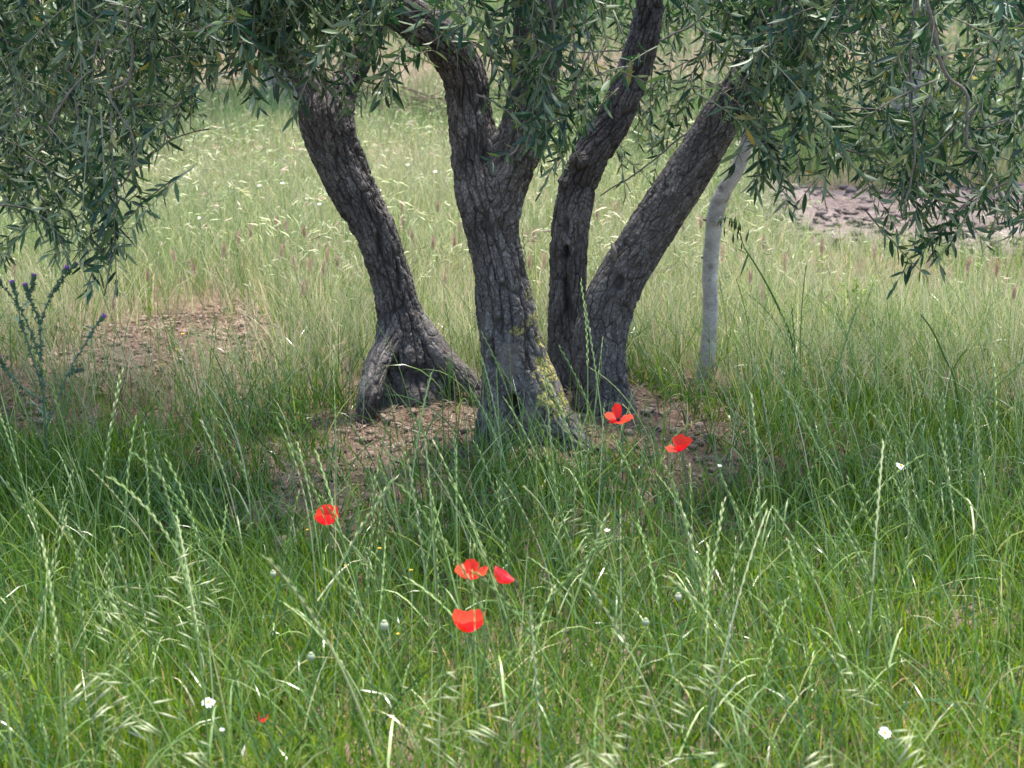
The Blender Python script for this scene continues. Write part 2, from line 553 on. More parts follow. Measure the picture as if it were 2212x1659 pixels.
gx = axis(-1.9, 1.9, 0.022, 300)
gy = axis(2.7, 7.2, 0.022, 300)
GX, GY = np.meshgrid(gx, gy)
GZ = terrain(GX, GY) + rough(GX, GY)
nx, ny = len(gx), len(gy)
i, j = np.meshgrid(np.arange(ny - 1), np.arange(nx - 1), indexing='ij')
Q = np.stack([i * nx + j, i * nx + j + 1, (i + 1) * nx + j + 1, (i + 1) * nx + j], -1).reshape(-1, 4)
tag(obj("ground", mesh_from("ground", np.stack([GX, GY, GZ], -1).reshape(-1, 3), Q, None, M['soil'], smooth=True)), kind="structure",
    label="bare brown stony soil under the grass of the olive grove")

# strip of tilled earth behind, on the right
tx = np.arange(0.9, 9.0, 0.05); ty = np.arange(6.9, 10.6, 0.05)
TX, TY = np.meshgrid(tx, ty)
TM = in_strip(TX, TY)
TZ = terrain(TX, TY) + rough(TX, TY) - 0.05 + TM * (0.09 + 0.05 * fbm(TX * 5, TY * 5, octv=3, seed=33) + 0.03 * np.abs(vnoise(TX * 11, TY * 11, seed=34)))
n1, n2 = len(tx), len(ty)
i, j = np.meshgrid(np.arange(n2 - 1), np.arange(n1 - 1), indexing='ij')
Q = np.stack([i * n1 + j, i * n1 + j + 1, (i + 1) * n1 + j + 1, (i + 1) * n1 + j], -1).reshape(-1, 4)
tag(obj("path", mesh_from("path", np.stack([TX, TY, TZ], -1).reshape(-1, 3), Q, None, M['tilled'], smooth=True)), kind="structure",
    label="strip of tilled pinkish brown earth beyond the grass")

# ------------------------------------------------------------------ tree stems
S5 = scale_at


class Stem:
    """a tapering limb: photo points (px, py, radius, depth) or world points (x, y, z, radius)"""
    def __init__(s, name, pts, world=None):
        k = {'A': .80, 'B': .90, 'C': .90, 'D': .88, 'E': 1.0}.get(name[:1], 1.0)
        if name[:2] == 'Ar' and len(name) == 3: k = .78
        rows = []
        for p in pts:
            w = at(p[0], p[1], p[3])
            rows.append((*w, k * p[2] * S5(p[3])))
        for w in (world or []):
            rows.append(w)
        s.name = name
        C = spline(np.array(rows), 220)
        d = np.concatenate([[0], np.cumsum(np.linalg.norm(np.diff(C[:, :3], axis=0), axis=1))])
        s.L = d[-1]
        s.d, s.C = d, C

    def sample(s, n):
        t = np.linspace(0, s.L, n)
        return np.stack([np.interp(t, s.d, s.C[:, k]) for k in range(4)], -1), t

    def sd(s, P):
        c, _ = s.sample(48)
        best = np.full(len(P), 9.0)
        for a, b in zip(c[:-1], c[1:]):
            ab = b[:3] - a[:3]
            t = np.clip(((P - a[:3]) @ ab) / (ab @ ab + 1e-12), 0, 1)
            d = np.linalg.norm(P - a[:3] - t[:, None] * ab, axis=1) - (a[3] + t * (b[3] - a[3]))
            best = np.minimum(best, d)
        return best


def build_stem(st, others, parent, base, mat, rows_step=0.004, na=150, bark=1.0, seed=0, dents=(), lichen=(), wood=(), blend=0.036, name="trunk"):
    n = max(12, int(st.L / rows_step))
    c, s = st.sample(n)
    tan = np.gradient(c[:, :3], axis=0); tan /= np.linalg.norm(tan, axis=1)[:, None]
    nrm = np.zeros((n, 3)); v = np.cross(tan[0], [0, 1.0, 0.05]); v /= np.linalg.norm(v)
    for k in range(n):
        v = v - tan[k] * (v @ tan[k]); v /= np.linalg.norm(v); nrm[k] = v
    bin_ = np.cross(tan, nrm)
    th = np.arange(na) / na * 2 * np.pi
    D = np.cos(th)[None, :, None] * nrm[:, None] + np.sin(th)[None, :, None] * bin_[:, None]
    TH, SS = np.meshgrid(th, s)
    cx, cy = np.cos(TH), np.sin(TH)
    rad = c[:, 3][:, None] * np.ones_like(TH)
    rad = rad * (1 + 0.09 * bark * vnoise(cx * 1.3 + seed, cy * 1.3, SS * 3.2, seed) + 0.05 * bark * vnoise(cx * 2.6, cy * 2.6 + seed, SS * 7, seed + 1))
    P = c[:, None, :3] + D * rad[..., None]
    Pf = P.reshape(-1, 3)
    lift = np.zeros(len(Pf))
    for o in others:
        d = o.sd(Pf)
        lift = np.maximum(lift, np.maximum(blend - np.abs(d), 0) ** 2 / (4 * blend))
    Pf = Pf + D.reshape(-1, 3) * lift[:, None]
    circ = 2 * np.pi * np.median(c[:, 3])
    disp = np.zeros(len(Pf)); crack = np.zeros(len(Pf)); plate = np.full(len(Pf), 0.5)
    wd = np.zeros(len(Pf)); lc = np.zeros(len(Pf))
    X, Y, Z = Pf.T
    for (p, r) in wood:
        dd = np.linalg.norm((Pf - p) / np.asarray(r), axis=1) + 0.25 * fbm(X * 25, Y * 25, Z * 25, 3, seed + 9)
        wd = np.maximum(wd, 1 - sstep(0.7, 1.1, dd))
    for (p, r, a) in lichen:
        dd = np.linalg.norm((Pf - p) / np.asarray(r), axis=1) + 0.7 * fbm(X * 40, Y * 40, Z * 40, 4, seed + 15)
        lc = np.maximum(lc, a * (1 - sstep(0.72, 0.95, dd)))
    if bark > 0.5:
        u = (TH / (2 * np.pi)).ravel(); sv = SS.ravel()
        N1 = max(7, int(round(circ / 0.026))); N2 = max(12, int(round(circ / 0.013)))
        w1 = 0.8 * fbm(X * 9, Y * 9, Z * 9, 3, seed + 3); w2 = 0.5 * fbm(X * 34, Y * 34, Z * 34, 3, seed + 4)
        F1, F2, I1 = worley(u * N1 + w1 + .4 * w2, sv / 0.17 + w1 * 0.6 + .2 * w2, N1, seed + 5)
        e1 = F2 - F1
        G1, G2, I2 = worley(u * N2 + w1 * 1.5 + w2, sv / 0.030 + w2 + w1, N2, seed + 6)
        e2 = G2 - G1
        k = (0.45 + 0.55 * sstep(-0.25, 0.25, vnoise(X * 5, Y * 5, Z * 5, seed + 7))) * (1 - 0.5 * wd)
        big = 1 - sstep(0.0, 0.20, e1)
        small = 1 - sstep(0.0, 0.14, e2)
        fine = fbm(X * 110, Y * 110, Z * 110, 3, seed + 8)
        ridge = fbm(u * N1 * 1.7 + w1, sv * 9, None, 3, seed + 18)
        rs = np.clip(np.median(c[:, 3]) / 0.075, 0.5, 1.15)
        disp = rs * (-0.0105 * big * k - 0.0030 * small * k + 0.0052 * (I2 - 0.5) * k * sstep(0, .1, e2) + 0.004 * (I1 - 0.5) * k + 0.0050 * fine + 0.006 * ridge * (1 - wd))
        crack = np.clip(np.maximum(sstep(0.35, 1.0, big), 0.4 * sstep(0.4, 1., small)) * k, 0, 1)
        plate = 0.6 * I2 + 0.4 * I1
    else:
        disp = 0.002 * fbm(X * 30, Y * 30, Z * 30, 3, seed) + 0.0015 * vnoise(X * 8, Y * 8, Z * 60, seed)
    for (p, r, dep) in dents:
        dd = np.linalg.norm((Pf - p) / np.asarray(r), axis=1) + 0.3 * fbm(X * 30, Y * 30, Z * 30, 2, seed + 12)
        hole = 1 - sstep(0.45, 1.0, dd)
        disp = disp - dep * hole
        crack = np.maximum(crack, hole * (0.9 if dep > 0 else 0.15) * (1 if bark > 0.5 else 0.6))
    Pf = Pf + D.reshape(-1, 3) * disp[:, None]
    i, j = np.meshgrid(np.arange(n - 1), np.arange(na), indexing='ij')
    Q = np.stack([i * na + j, i * na + (j + 1) % na, (i + 1) * na + (j + 1) % na, (i + 1) * na + j], -1).reshape(-1, 4)
    V = np.concatenate([Pf, c[:1, :3], c[-1:, :3]])
    jj = np.arange(na)
    T = np.concatenate([np.stack([np.full(na, n * na), (jj + 1) % na, jj], -1),
                        np.stack([np.full(na, n * na + 1), (n - 1) * na + jj, (n - 1) * na + (jj + 1) % na], -1)])
    pad = lambda a: np.concatenate([a, [0, 0]])
    me = mesh_from(name, V - base, Q, T, mat, {"crack": pad(crack), "plate": pad(plate), "lichen": pad(lc), "wood": pad(wd), "bark_u": pad((TH / (2 * np.pi) * circ).ravel()), "bark_v": pad(SS.ravel())}, smooth=True)
    return obj(name, me, parent)


YA, YB, YC, YD, YE = 5.25, 4.85, 5.28, 5.05, 5.55
A_main = Stem("A", [(915, 900, 128, YA), (902, 840, 114, YA), (888, 780, 92, YA), (870, 715, 68, YA), (858, 650, 54, YA), (843, 590, 53, YA), (810, 500, 54, YA), (758, 400, 60, YA),
                    (720, 310, 66, YA), (704, 250, 68, YA), (698, 215, 56, YA), (696, 185, 26, YA), (696, 170, 6, YA)])
A_left = Stem("Al", [(712, 290, 40, YA), (678, 200, 38, YA), (640, 140, 34, YA + .02), (600, 60, 31, YA + .05), (565, -40, 29, YA + .1)],
              [(-.88, 5.45, 1.6, 0.055), (-1.1, 5.6, 2.0, 0.04), (-1.3, 5.8, 2.6, 0.025)])
A_right = Stem("Ar", [(712, 280, 42, YA), (738, 205, 37, YA + .03), (770, 140, 33, YA + .06), (798, 75, 32, YA + .1), (815, 10, 31, YA + .12), (822, -60, 29, YA + .15)],
               [(-0.40, 5.5, 1.65, 0.055), (-0.45, 5.7, 2.2, 0.042), (-0.6, 5.95, 2.9, 0.025)])
A_rootR = Stem("Arr", [(885, 690, 34, YA), (925, 730, 33, YA - .02), (960, 770, 31, YA - .05), (995, 805, 29, YA - .08), (1025, 840, 26, YA - .11), (1050, 885, 22, YA - .14)])
A_rootL = Stem("Arl", [(850, 700, 30, YA - .03), (832, 750, 33, YA - .08), (812, 795, 34, YA - .13), (800, 850, 32, YA - .18), (790, 900, 26, YA - .2)])

B_main = Stem("B", [(1150, 1000, 92, YB), (1143, 940, 92, YB), (1134, 880, 90, YB), (1122, 820, 82, YB), (1108, 750, 72, YB), (1098, 690, 66, YB), (1084, 610, 60, YB), (1066, 520, 61, YB),
                    (1052, 440, 68, YB), (1035, 370, 62, YB), (1022, 300, 55, YB), (1014, 230, 52, YB), (1002, 160, 52, YB), (965, 95, 50, YB - .02), (905, 48, 48, YB - .03), (835, 0, 45, YB - .03),
                    (740, -60, 38, YB)],
              [(-.68, 4.8, 1.55, 0.07), (-.98, 4.75, 1.95, 0.05), (-1.2, 4.6, 2.5, 0.03)])
B_right = Stem("Br", [(1062, 450, 56, YB), (1090, 385, 56, YB - .01), (1118, 320, 56, YB - .02), (1138, 265, 55, YB - .02), (1150, 190, 53, YB - .01), (1157, 100, 51, YB), (1158, 0, 50, YB), (1155, -80, 48, YB)],
               [(0.12, 4.85, 1.75, 0.085), (0.2, 4.75, 2.2, 0.06), (0.35, 4.5, 2.8, 0.035)])
B_rootR = Stem("Brr", [(1165, 830, 40, YB - .02), (1200, 890, 38, YB - .05), (1235, 940, 32, YB - .09), (1280, 985, 26, YB - .13)])
B_rootL = Stem("Brl", [(1085, 830, 36, YB - .02), (1070, 880, 36, YB - .05), (1058, 930, 34, YB - .08), (1050, 990, 28, YB - .1)])

C_main = Stem("C", [(1245, 880, 60, YC), (1235, 820, 52, YC), (1226, 740, 44, YC), (1226, 660, 41, YC), (1229, 580, 41, YC), (1232, 500, 42, YC), (1244, 430, 42, YC), (1260, 370, 42, YC),
                    (1292, 310, 42, YC), (1325, 260, 39, YC), (1347, 210, 37, YC), (1370, 150, 36, YC), (1388, 90, 36, YC), (1402, 20, 34, YC), (1412, -60, 32, YC)],
              [(0.47, 5.38, 1.65, 0.055), (0.54, 5.55, 2.2, 0.042), (0.6, 5.85, 2.9, 0.025)])
D_main = Stem("D", [(1322, 930, 84, YD), (1308, 880, 78, YD), (1296, 810, 69, YD), (1296, 730, 66, YD), (1315, 655, 63, YD), (1348, 590, 59, YD), (1392, 520, 57, YD), (1440, 445, 56, YD),
                    (1484, 375, 54, YD), (1527, 300, 51, YD), (1570, 235, 48, YD), (1625, 165, 45, YD - .02), (1695, 95, 42, YD - .04), (1790, 20, 40, YD - .06), (1880, -60, 36, YD - .05)],
              [(1.25, 5.0, 1.6, 0.06), (1.5, 5.0, 2.05, 0.045), (1.7, 5.1, 2.6, 0.025)])
D_up = Stem("Du", [(1620, 175, 34, YD - .02), (1660, 80, 30, YD), (1690, -20, 28, YD + .03)], [(.82, 5.15, 1.6, 0.045), (.9, 5.3, 2.2, 0.035), (.95, 5.5, 2.9, 0.02)])
E_main = Stem("E", [(1512, 860, 20, YE), (1522, 810, 18.5, YE), (1531, 740, 16.5, YE), (1535, 660, 16, YE), (1534, 580, 16.5, YE), (1541, 500, 17.5, YE), (1547, 455, 18, YE), (1562, 415, 17, YE), (1588, 372, 16, YE),
                    (1608, 325, 15, YE), (1622, 275, 14, YE), (1638, 200, 13, YE), (1660, 100, 12, YE), (1680, -20, 11, YE)], [(.88, 5.6, 1.75, 0.022), (.95, 5.7, 2.4, 0.015)])


def base_of(px, py, Y):
    p = at(px, py, Y)
    return np.array([p[0], p[1], float(terrain(p[0], p[1])) - 0.02])


bA, bB, bC, bE = base_of(880, 850, YA), base_of(1130, 900, YB), base_of(1290, 860, YD), base_of(1520, 815, YE)
tA = tag(empty("olive_tree", bA), "old olive tree with one leaning furrowed trunk spreading into flared root feet", "olive tree", "olive trees of the clump")
tB = tag(empty("olive_tree", bB), "old olive tree with yellow lichen on its base and a fork halfway up", "olive tree", "olive trees of the clump")
tC = tag(empty("olive_tree", bC), "old olive tree splitting at the ground into two dark stems shaped like a V", "olive tree", "olive trees of the clump")
tE = tag(empty("olive_tree", bE), "slender young olive tree with smooth pale grey trunk", "olive tree", "olive trees of the clump")


def front(px, py, Y, r):
    """a point on the camera side of a limb of radius r (photo units)"""
    return at(px, py, Y - r * S5(Y) * 0.95)


# left tree
kA = build_stem(A_main, [A_left, A_right, A_rootR, A_rootL], tA, bA, M['bark'], seed=1,
           dents=[(front(820, 525, YA, 50), (.018, .05, .05), .022), (front(862, 600, YA, 50), (.012, .05, .06), .014), (front(905, 810, YA, 70), (.05, .09, .05), .014),
                  (front(828, 700, YA, 30), (.02, .05, .05), .01), (front(855, 770, YA, 50), (.014, .06, .07), .012)], name="trunk")
build_stem(A_left, [A_main, A_right], kA, bA, M['bark'], seed=2, na=90, name="limb")
build_stem(A_right, [A_main, A_left], kA, bA, M['bark'], seed=3, na=90, name="limb")
build_stem(A_rootR, [A_main], kA, bA, M['bark'], seed=4, na=80, name="root", wood=[(front(985, 770, YA - .06, 20), (.10, .06, .03))])
build_stem(A_rootL, [A_main], kA, bA, M['bark'], seed=5, na=80, name="root")
# middle tree
LICH = [(front(1190, 800, YB, 45), (.045, .12, .050), 1), (front(1180, 850, YB, 55), (.04, .12, .045), 1), (front(1205, 870, YB, 40), (.035, .12, .05), 1), (front(1120, 715, YB, 60), (.022, .08, .014), 1),
        (front(1155, 690, YB, 30), (.03, .09, .022), .9), (front(1215, 900, YB, 40), (.03, .1, .04), .8), (front(1148, 640, YB, 30), (.02, .08, .02), .6), (front(1170, 740, YB, 30), (.02, .08, .03), .9)]
kB = build_stem(B_main, [B_right, B_rootR, B_rootL], tB, bB, M['bark'], seed=6, na=170, lichen=LICH,
           wood=[(front(1100, 775, YB, 68), (.03, .06, .065)), (front(1145, 895, YB, 80), (.03, .06, .022))],
           dents=[(front(1107, 885, YB, 85), (.026, .10, .040), .055), (front(1080, 440, YB, 55), (.03, .05, .02), .010), (front(1098, 770, YB, 70), (.05, .06, .10), -.010),
                  (front(1062, 770, YB, 55), (.012, .05, .06), .014), (front(1046, 330, YB, 30), (.02, .05, .09), .012)], name="trunk")
build_stem(B_right, [B_main], kB, bB, M['bark'], seed=7, na=130, name="limb")
build_stem(B_rootR, [B_main, B_rootL], kB, bB, M['bark'], seed=8, na=90, name="root", lichen=LICH)
build_stem(B_rootL, [B_main, B_rootR], kB, bB, M['bark'], seed=9, na=90, name="root")
# V-shaped tree
build_stem(C_main, [D_main], tC, bC, M['bark'], seed=10, na=130, name="trunk",
           dents=[(front(1222, 545, YC, 38), (.014, .05, .028), .03), (front(1224, 490, YC, 38), (.010, .05, .03), .014), (front(1225, 640, YC, 38), (.022, .05, .07), .02),
                  (front(1255, 345, YC, 30), (.03, .05, .03), -.016), (front(1222, 395, YC, 20), (.02, .05, .02), -.014)],
           wood=[(front(1268, 322, YC, 36), (.012, .04, .010))])
kD = build_stem(D_main, [C_main, D_up], tC, bC, M['bark'], seed=11, na=160, name="trunk",
           dents=[(front(1337, 612, YD, 55), (.02, .05, .03), .014), (front(1230, 800, YD, 30), (.015, .05, .06), .02), (front(1450, 425, YD, 50), (.03, .04, .025), -.006)])
build_stem(D_up, [D_main], kD, bC, M['bark'], seed=12, na=80, name="limb")
for (px, py, Y, dx, dy, L, r) in [(1328, 545, YD - .04, -6, -40, .05, .009), (1545, 270, YD - .03, -30, -40, .05, .007)]:
    g = Geo(); p = at(px, py + 18, Y); q = at(px + dx, py + dy * .5, Y)
    g.tube(np.stack([p, .5 * (p + q) + [0.002, 0, 0], q]), [r, r * .9, r * .5], 7)
    obj("branch_stub", g.mesh("branch_stub", M['twig'], off=bC), kD)
# young tree
kE = build_stem(E_main, [], tE, bE, M['young'], rows_step=.006, na=56, bark=.35, seed=13, name="trunk",
           dents=[(front(1534, 578, YE, 16), (.012, .03, .014), .003), (front(1532, 605, YE, 16), (.008, .03, .008), .003), (front(1556, 408, YE, 16), (.014, .03, .014), .003),
                  (front(1531, 735, YE, 16), (.008, .03, .010), .002), (front(1541, 478, YE, 16), (.03, .03, .010), -.004)])
for (px, py, dx, dy) in [(1555, 476, 14, -6), (1528, 477, -10, -4), (1524, 555, -10, 2), (1545, 690, 8, -4)]:
    g = Geo(); p = at(px, py, YE); q = at(px + dx, py + dy, YE)
    g.tube(np.stack([p, .5 * (p + q), q]), [.005, .004, .0025], 6)
    obj("branch_stub", g.mesh("branch_stub", M['twig'], off=bE), kE)

# ------------------------------------------------------------------ olive foliage
def leaf_template(k, bend=0.1, ns=6):
    """unit leaf along +X, width 1 in Y, adaxial side +Z"""
    t = np.linspace(0, 1, ns)
    w = 0.5 * np.sin(np.pi * np.clip(t, 0, 1) ** 0.85) ** 0.75
    w[0] = 0.05; w[-1] = 0.02
    zc = -bend * (t ** 2) + bend * 0.35 * t
    V = np.concatenate([np.stack([t, -w, zc + 0.02 * (w > .2)], -1), np.stack([t, 0 * t, zc - 0.012], -1), np.stack([t, w, zc + 0.02 * (w > .2)], -1)])
    j = np.arange(ns - 1)
    Q = np.concatenate([np.stack([j, j + 1, ns + j + 1, ns + j], -1), np.stack([ns + j, ns + j + 1, 2 * ns + j + 1, 2 * ns + j], -1)])
    return V, Q


LT = [leaf_template(0, .02), leaf_template(1, .12), leaf_template(2, .25), leaf_template(3, -.10)]
t_ = np.array([0, .35, .7, 1]); w_ = np.array([.05, .48, .36, .02])
LOWV = np.concatenate([np.stack([t_, -w_, -.1 * t_ ** 2], -1), np.stack([t_, w_, -.1 * t_ ** 2], -1)])
LOWQ = np.stack([np.arange(3), np.arange(3) + 1, np.arange(3) + 5, np.arange(3) + 4], -1)


def inst(TV, TQ, O, X, Yv, Zv, sx, sy):
    """place a template at many frames at once"""
    n, m = len(O), len(TV)
    V = (O[:, None] + TV[None, :, 0, None] * (X * sx[:, None])[:, None] + TV[None, :, 1, None] * (Yv * sy[:, None])[:, None]
         + TV[None, :, 2, None] * (Zv * sx[:, None])[:, None])
    Qn = (TQ[None] + (np.arange(n) * m)[:, None, None]).reshape(-1, TQ.shape[1])
    return V.reshape(-1, 3), Qn, np.repeat(np.arange(n), m)


def norm(a):
    return a / (np.linalg.norm(a, axis=-1, keepdims=True) + 1e-9)


def twig_leaves(path, step, L, W, start=0.12, droop=0.25):
    """opposite leaf pairs along a shoot -> frames"""
    d = np.concatenate([[0], np.cumsum(np.linalg.norm(np.diff(path, axis=0), axis=1))])
    n = max(2, int(d[-1] * (1 - start) / step))
    s = np.linspace(d[-1] * start, d[-1] * 0.985, n)
    P = np.stack([np.interp(s, d, path[:, k]) for k in range(3)], -1)
    T = np.stack([np.interp(s, d, np.gradient(path[:, k])) for k in range(3)], -1); T = norm(T)
    O, X, N, ll, ww = [], [], [], [], []
    ref = norm(np.cross(T, np.array([0.1, 0.2, 1.0]))); ref2 = np.cross(T, ref)
    ph0 = rng.uniform(0, np.pi)
    for i in range(n):
        for sgn in (0, 1):
            if rng.random() < 0.16: continue
            ph = ph0 + (i % 2) * np.pi / 2 + sgn * np.pi + rng.normal(0, .35)
            side = np.cos(ph) * ref[i] + np.sin(ph) * ref2[i]
            an = R(rng.uniform(28, 72)) if i < n - 1 else R(rng.uniform(5, 30))
            x = T[i] * math.cos(an) + side * math.sin(an) + np.array([0, 0, -droop * rng.uniform(0, 1)]) + rng.normal(0, .08, 3)
            O.append(P[i]); X.append(x)
            up = T[i] * math.sin(an) - side * math.cos(an) + np.array([0, 0, rng.uniform(.2, .9)]) + rng.normal(0, .45, 3) + np.array([0, -.45, 0])
            N.append(up)
            k = rng.uniform(.6, 1.12) * (0.75 + 0.25 * math.sin(math.pi * min(1, (i + 1) / n)))
            ll.append(L * k); ww.append(W * k * rng.uniform(.8, 1.15))
    if not O: return None
    X = norm(np.array(X)); N = np.array(N)
    Yv = norm(np.cross(N, X)); Z = np.cross(X, Yv)
    return np.array(O), X, Yv, Z, np.array(ll), np.array(ww)


def poly_in(px, py, poly):
    ins = False
    n = len(poly)
    for k in range(n):
        x1, y1 = poly[k]; x2, y2 = poly[(k + 1) % n]
        if (y1 > py) != (y2 > py) and px < (x2 - x1) * (py - y1) / (y2 - y1) + x1:
            ins = not ins
    return ins


def sample_poly(poly, n):
    xs = [p[0] for p in poly]; ys = [p[1] for p in poly]
    out = []
    while len(out) < n:
        p = (random.uniform(min(xs), max(xs)), random.uniform(min(ys), max(ys)))
        if poly_in(*p, poly): out.append(p)
    return out


trees = {'A': (tA, bA), 'B': (tB, bB), 'C': (tC, bC), 'E': (tE, bE)}
# regions where shoot tips hang, by the tree that carries them: polygon, count, depths, leaf length
REG = [
    ('A', [(-200, -150), (600, -150), (585, 130), (560, 250), (470, 270), (400, 330), (385, 440), (320, 430), (260, 540), (200, 600), (0, 590), (-200, 600)], 190, 4.5, 5.9, .062),
    ('A', [(-100, 0), (480, 0), (470, 230), (380, 330), (330, 380), (150, 480), (-100, 470)], 120, 4.7, 6.0, .062),
    ('A', [(140, 560), (250, 480), (265, 620), (180, 640)], 9, 4.5, 4.7, .062),
    ('A', [(430, -100), (830, -100), (820, 60), (770, 150), (700, 185), (620, 185), (560, 240), (480, 230)], 84, 4.3, 4.75, .066),
    ('A', [(600, 120), (800, 100), (770, 235), (700, 250), (610, 265)], 22, 4.55, 4.95, .064),
    ('A', [(-150, -100), (560, -100), (520, 150), (400, 260), (200, 420), (-150, 460)], 120, 5.5, 6.5, .062),
    ('C', [(1620, -100), (2380, -100), (2380, 330), (2000, 330), (1700, 280)], 60, 5.3, 6.3, .062),
    ('A', [(740, 150), (850, 120), (860, 230), (790, 230)], 4, 4.5, 4.7, .066),
    ('B', [(830, -150), (1000, -150), (960, 110), (860, 170), (820, 140)], 36, 5.6, 6.4, .060),
    ('B', [(990, -120), (1270, -120), (1260, 250), (1220, 330), (1180, 360), (1150, 300), (1110, 180), (1040, 200), (1000, 120)], 58, 4.25, 4.65, .064),
    ('B', [(1090, 340), (1230, 330), (1180, 430), (1110, 420)], 4, 4.5, 4.7, .058),
    ('C', [(1200, -150), (1600, -150), (1590, 200), (1520, 260), (1420, 330), (1280, 290), (1230, 240)], 84, 5.4, 6.4, .058),
    ('C', [(1340, 260), (1500, 250), (1440, 400), (1350, 400)], 10, 5.3, 5.6, .052),
    ('C', [(1560, -150), (1900, -150), (1880, 300), (1830, 380), (1700, 400), (1640, 400), (1570, 260), (1545, 120)], 74, 4.35, 5.0, .066),
    ('C', [(1600, 380), (1800, 380), (1760, 470), (1640, 460)], 9, 4.4, 4.8, .066),
    ('C', [(1850, -150), (2400, -150), (2400, 440), (2230, 470), (2060, 500), (1960, 440), (1850, 330)], 105, 4.4, 5.9, .064),
    ('C', [(1870, 400), (2080, 420), (2060, 600), (1990, 610), (1930, 520)], 20, 4.45, 4.8, .062),
    ('C', [(2100, 420), (2330, 400), (2330, 520), (2130, 530)], 14, 4.5, 5.2, .062),
    ('E', [(1620, -60), (1800, -60), (1760, 260), (1650, 240)], 14, 5.5, 5.8, .058),
]
frames = {k: [] for k in trees}          # leaves near the frame
upper = {k: [] for k in trees}           # the crown above
shoots = {k: Geo() for k in trees}
buds = {k: Geo() for k in trees}
OCT_V = np.array([[1, 0, 0], [-1, 0, 0], [0, 1, 0], [0, -1, 0], [0, 0, 1], [0, 0, -1.0]])
OCT_T = np.array([[0, 2, 4], [2, 1, 4], [1, 3, 4], [3, 0, 4], [2, 0, 5], [1, 2, 5], [3, 1, 5], [0, 3, 5]])


def add_buds(g, p, tan):
    d = norm(rng.normal(0, 1, 3) + np.array([0, 0, -.3])); L = rng.uniform(.018, .038)
    q = p + d * L
    g.tube(np.stack([p, q]), [.0006, .0004], 3, rng.random(), cap=False)
    for k in range(rng.integers(6, 11)):
        c = p + d * L * rng.uniform(.25, 1.05) + rng.normal(0, .0038, 3)
        g.add(c + OCT_V * rng.uniform(.0012, .0022), T=OCT_T, a=rng.random())


twig_no = 0
for key, poly, cnt, y0, y1, LL in REG:
    for (px, py) in sample_poly(poly, cnt):
        Yd = rng.uniform(y0, y1)
        tip = at(px, py, Yd)
        ln = rng.uniform(.22, .46)
        ang = rng.uniform(-1, 1) * 1.15
        back = np.array([math.sin(ang) * ln * .8, rng.uniform(-.15, .25) * ln, math.cos(ang) * ln])
        s0 = tip + back
        mid = .5 * (s0 + tip) + np.array([-math.sin(ang) * .10 * ln, rng.normal(0, .05), ln * .14 * abs(math.sin(ang))]) + rng.normal(0, .018, 3)
        path = bez(s0, mid, tip, 10)
        root, base = trees[key]
        g = Geo(); g.tube(path, np.linspace(.0024, .0009, 10) * rng.uniform(.7, 1.25), 5, rng.random())
        qx, qy = proj(path)
        seen = np.any((qx > -10) & (qx < 2222) & (qy > -10))
        if seen:
            obj("twig", g.mesh("twig", M['twig'] if rng.random() < .7 else M['shoot'], off=base), root)
        else:
            shoots[key].tube(path, np.linspace(.0035, .0011, 10), 4, rng.random())
        f = twig_leaves(path, .0195, LL * 1.04 * rng.uniform(.75, 1.12), LL * .20)
        if f is not None: frames[key].append(f)
        if seen:
            for _ in range(rng.integers(3, 9)):
                k = rng.integers(2, 10); add_buds(buds[key], path[k], path[k] - path[k - 1])
        # a short side shoot
        if rng.random() < .6:
            k = rng.integers(3, 8)
            e = path[k] + norm(np.array([rng.normal(0, 1), rng.normal(0, .8), rng.normal(-.45, .5)])) * rng.uniform(.07, .16)
            sp = bez(path[k], .5 * (path[k] + e) + [0, 0, .012], e, 6)
            shoots[key].tube(sp, np.linspace(.0016, .0008, 6), 4, rng.random())
            f = twig_leaves(sp, .020, LL * .95, LL * .2, .05)
            if f is not None: frames[key].append(f)

# bare older twigs that show as thin grey lines
for key, pts, r in [('A', [(275, 20, 4.55), (285, 160, 4.55), (240, 210, 4.55), (290, 300, 4.55), (280, 380, 4.56)], .0042), ('A', [(250, 380, 4.6), (252, 480, 4.58), (240, 560, 4.56), (225, 640, 4.55)], .0034),
                    ('A', [(105, 270, 4.6), (150, 200, 4.6), (220, 130, 4.6), (300, 60, 4.6)], .004), ('C', [(1990, -40, 4.5), (2040, 150, 4.5), (2085, 200, 4.5), (2090, 310, 4.5), (2115, 330, 4.5)], .0055),
                    ('C', [(1975, -40, 4.55), (1965, 200, 4.55), (1975, 330, 4.52), (1950, 470, 4.5)], .004), ('B', [(1180, -20, 4.4), (1195, 80, 4.4), (1150, 130, 4.4), (1100, 170, 4.42)], .004),
                    ('B', [(1215, -20, 4.5), (1240, 80, 4.5), (1235, 170, 4.5), (1250, 250, 4.5)], .0036), ('B', [(1250, -30, 4.6), (1280, 120, 4.6), (1310, 200, 4.6)], .0034),
                    ('C', [(1560, 20, 5.4), (1460, 70, 5.35), (1370, 105, 5.3), (1230, 115, 5.3)], .004), ('C', [(1700, 10, 4.5), (1640, 120, 4.5), (1600, 190, 4.5)], .004),
                    ('B', [(1170, 250, 4.5), (1110, 330, 4.45), (1060, 400, 4.45)], .003), ('C', [(1575, 230, 5.2), (1480, 290, 5.2), (1380, 370, 5.2), (1300, 420, 5.2)], .0035)]:
    root, base = trees[key]
    P = spline(np.array([at(*p) for p in pts]), 26)
    P = P + .004 * np.stack([vnoise(P[:, 2] * 40, P[:, 0] * 40, seed=k) for k in (1, 2, 3)], -1)
    g = Geo(); g.tube(P, np.linspace(r, r * .55, 26), 6)
    obj("twig", g.mesh("twig", M['twig'], off=base), root)

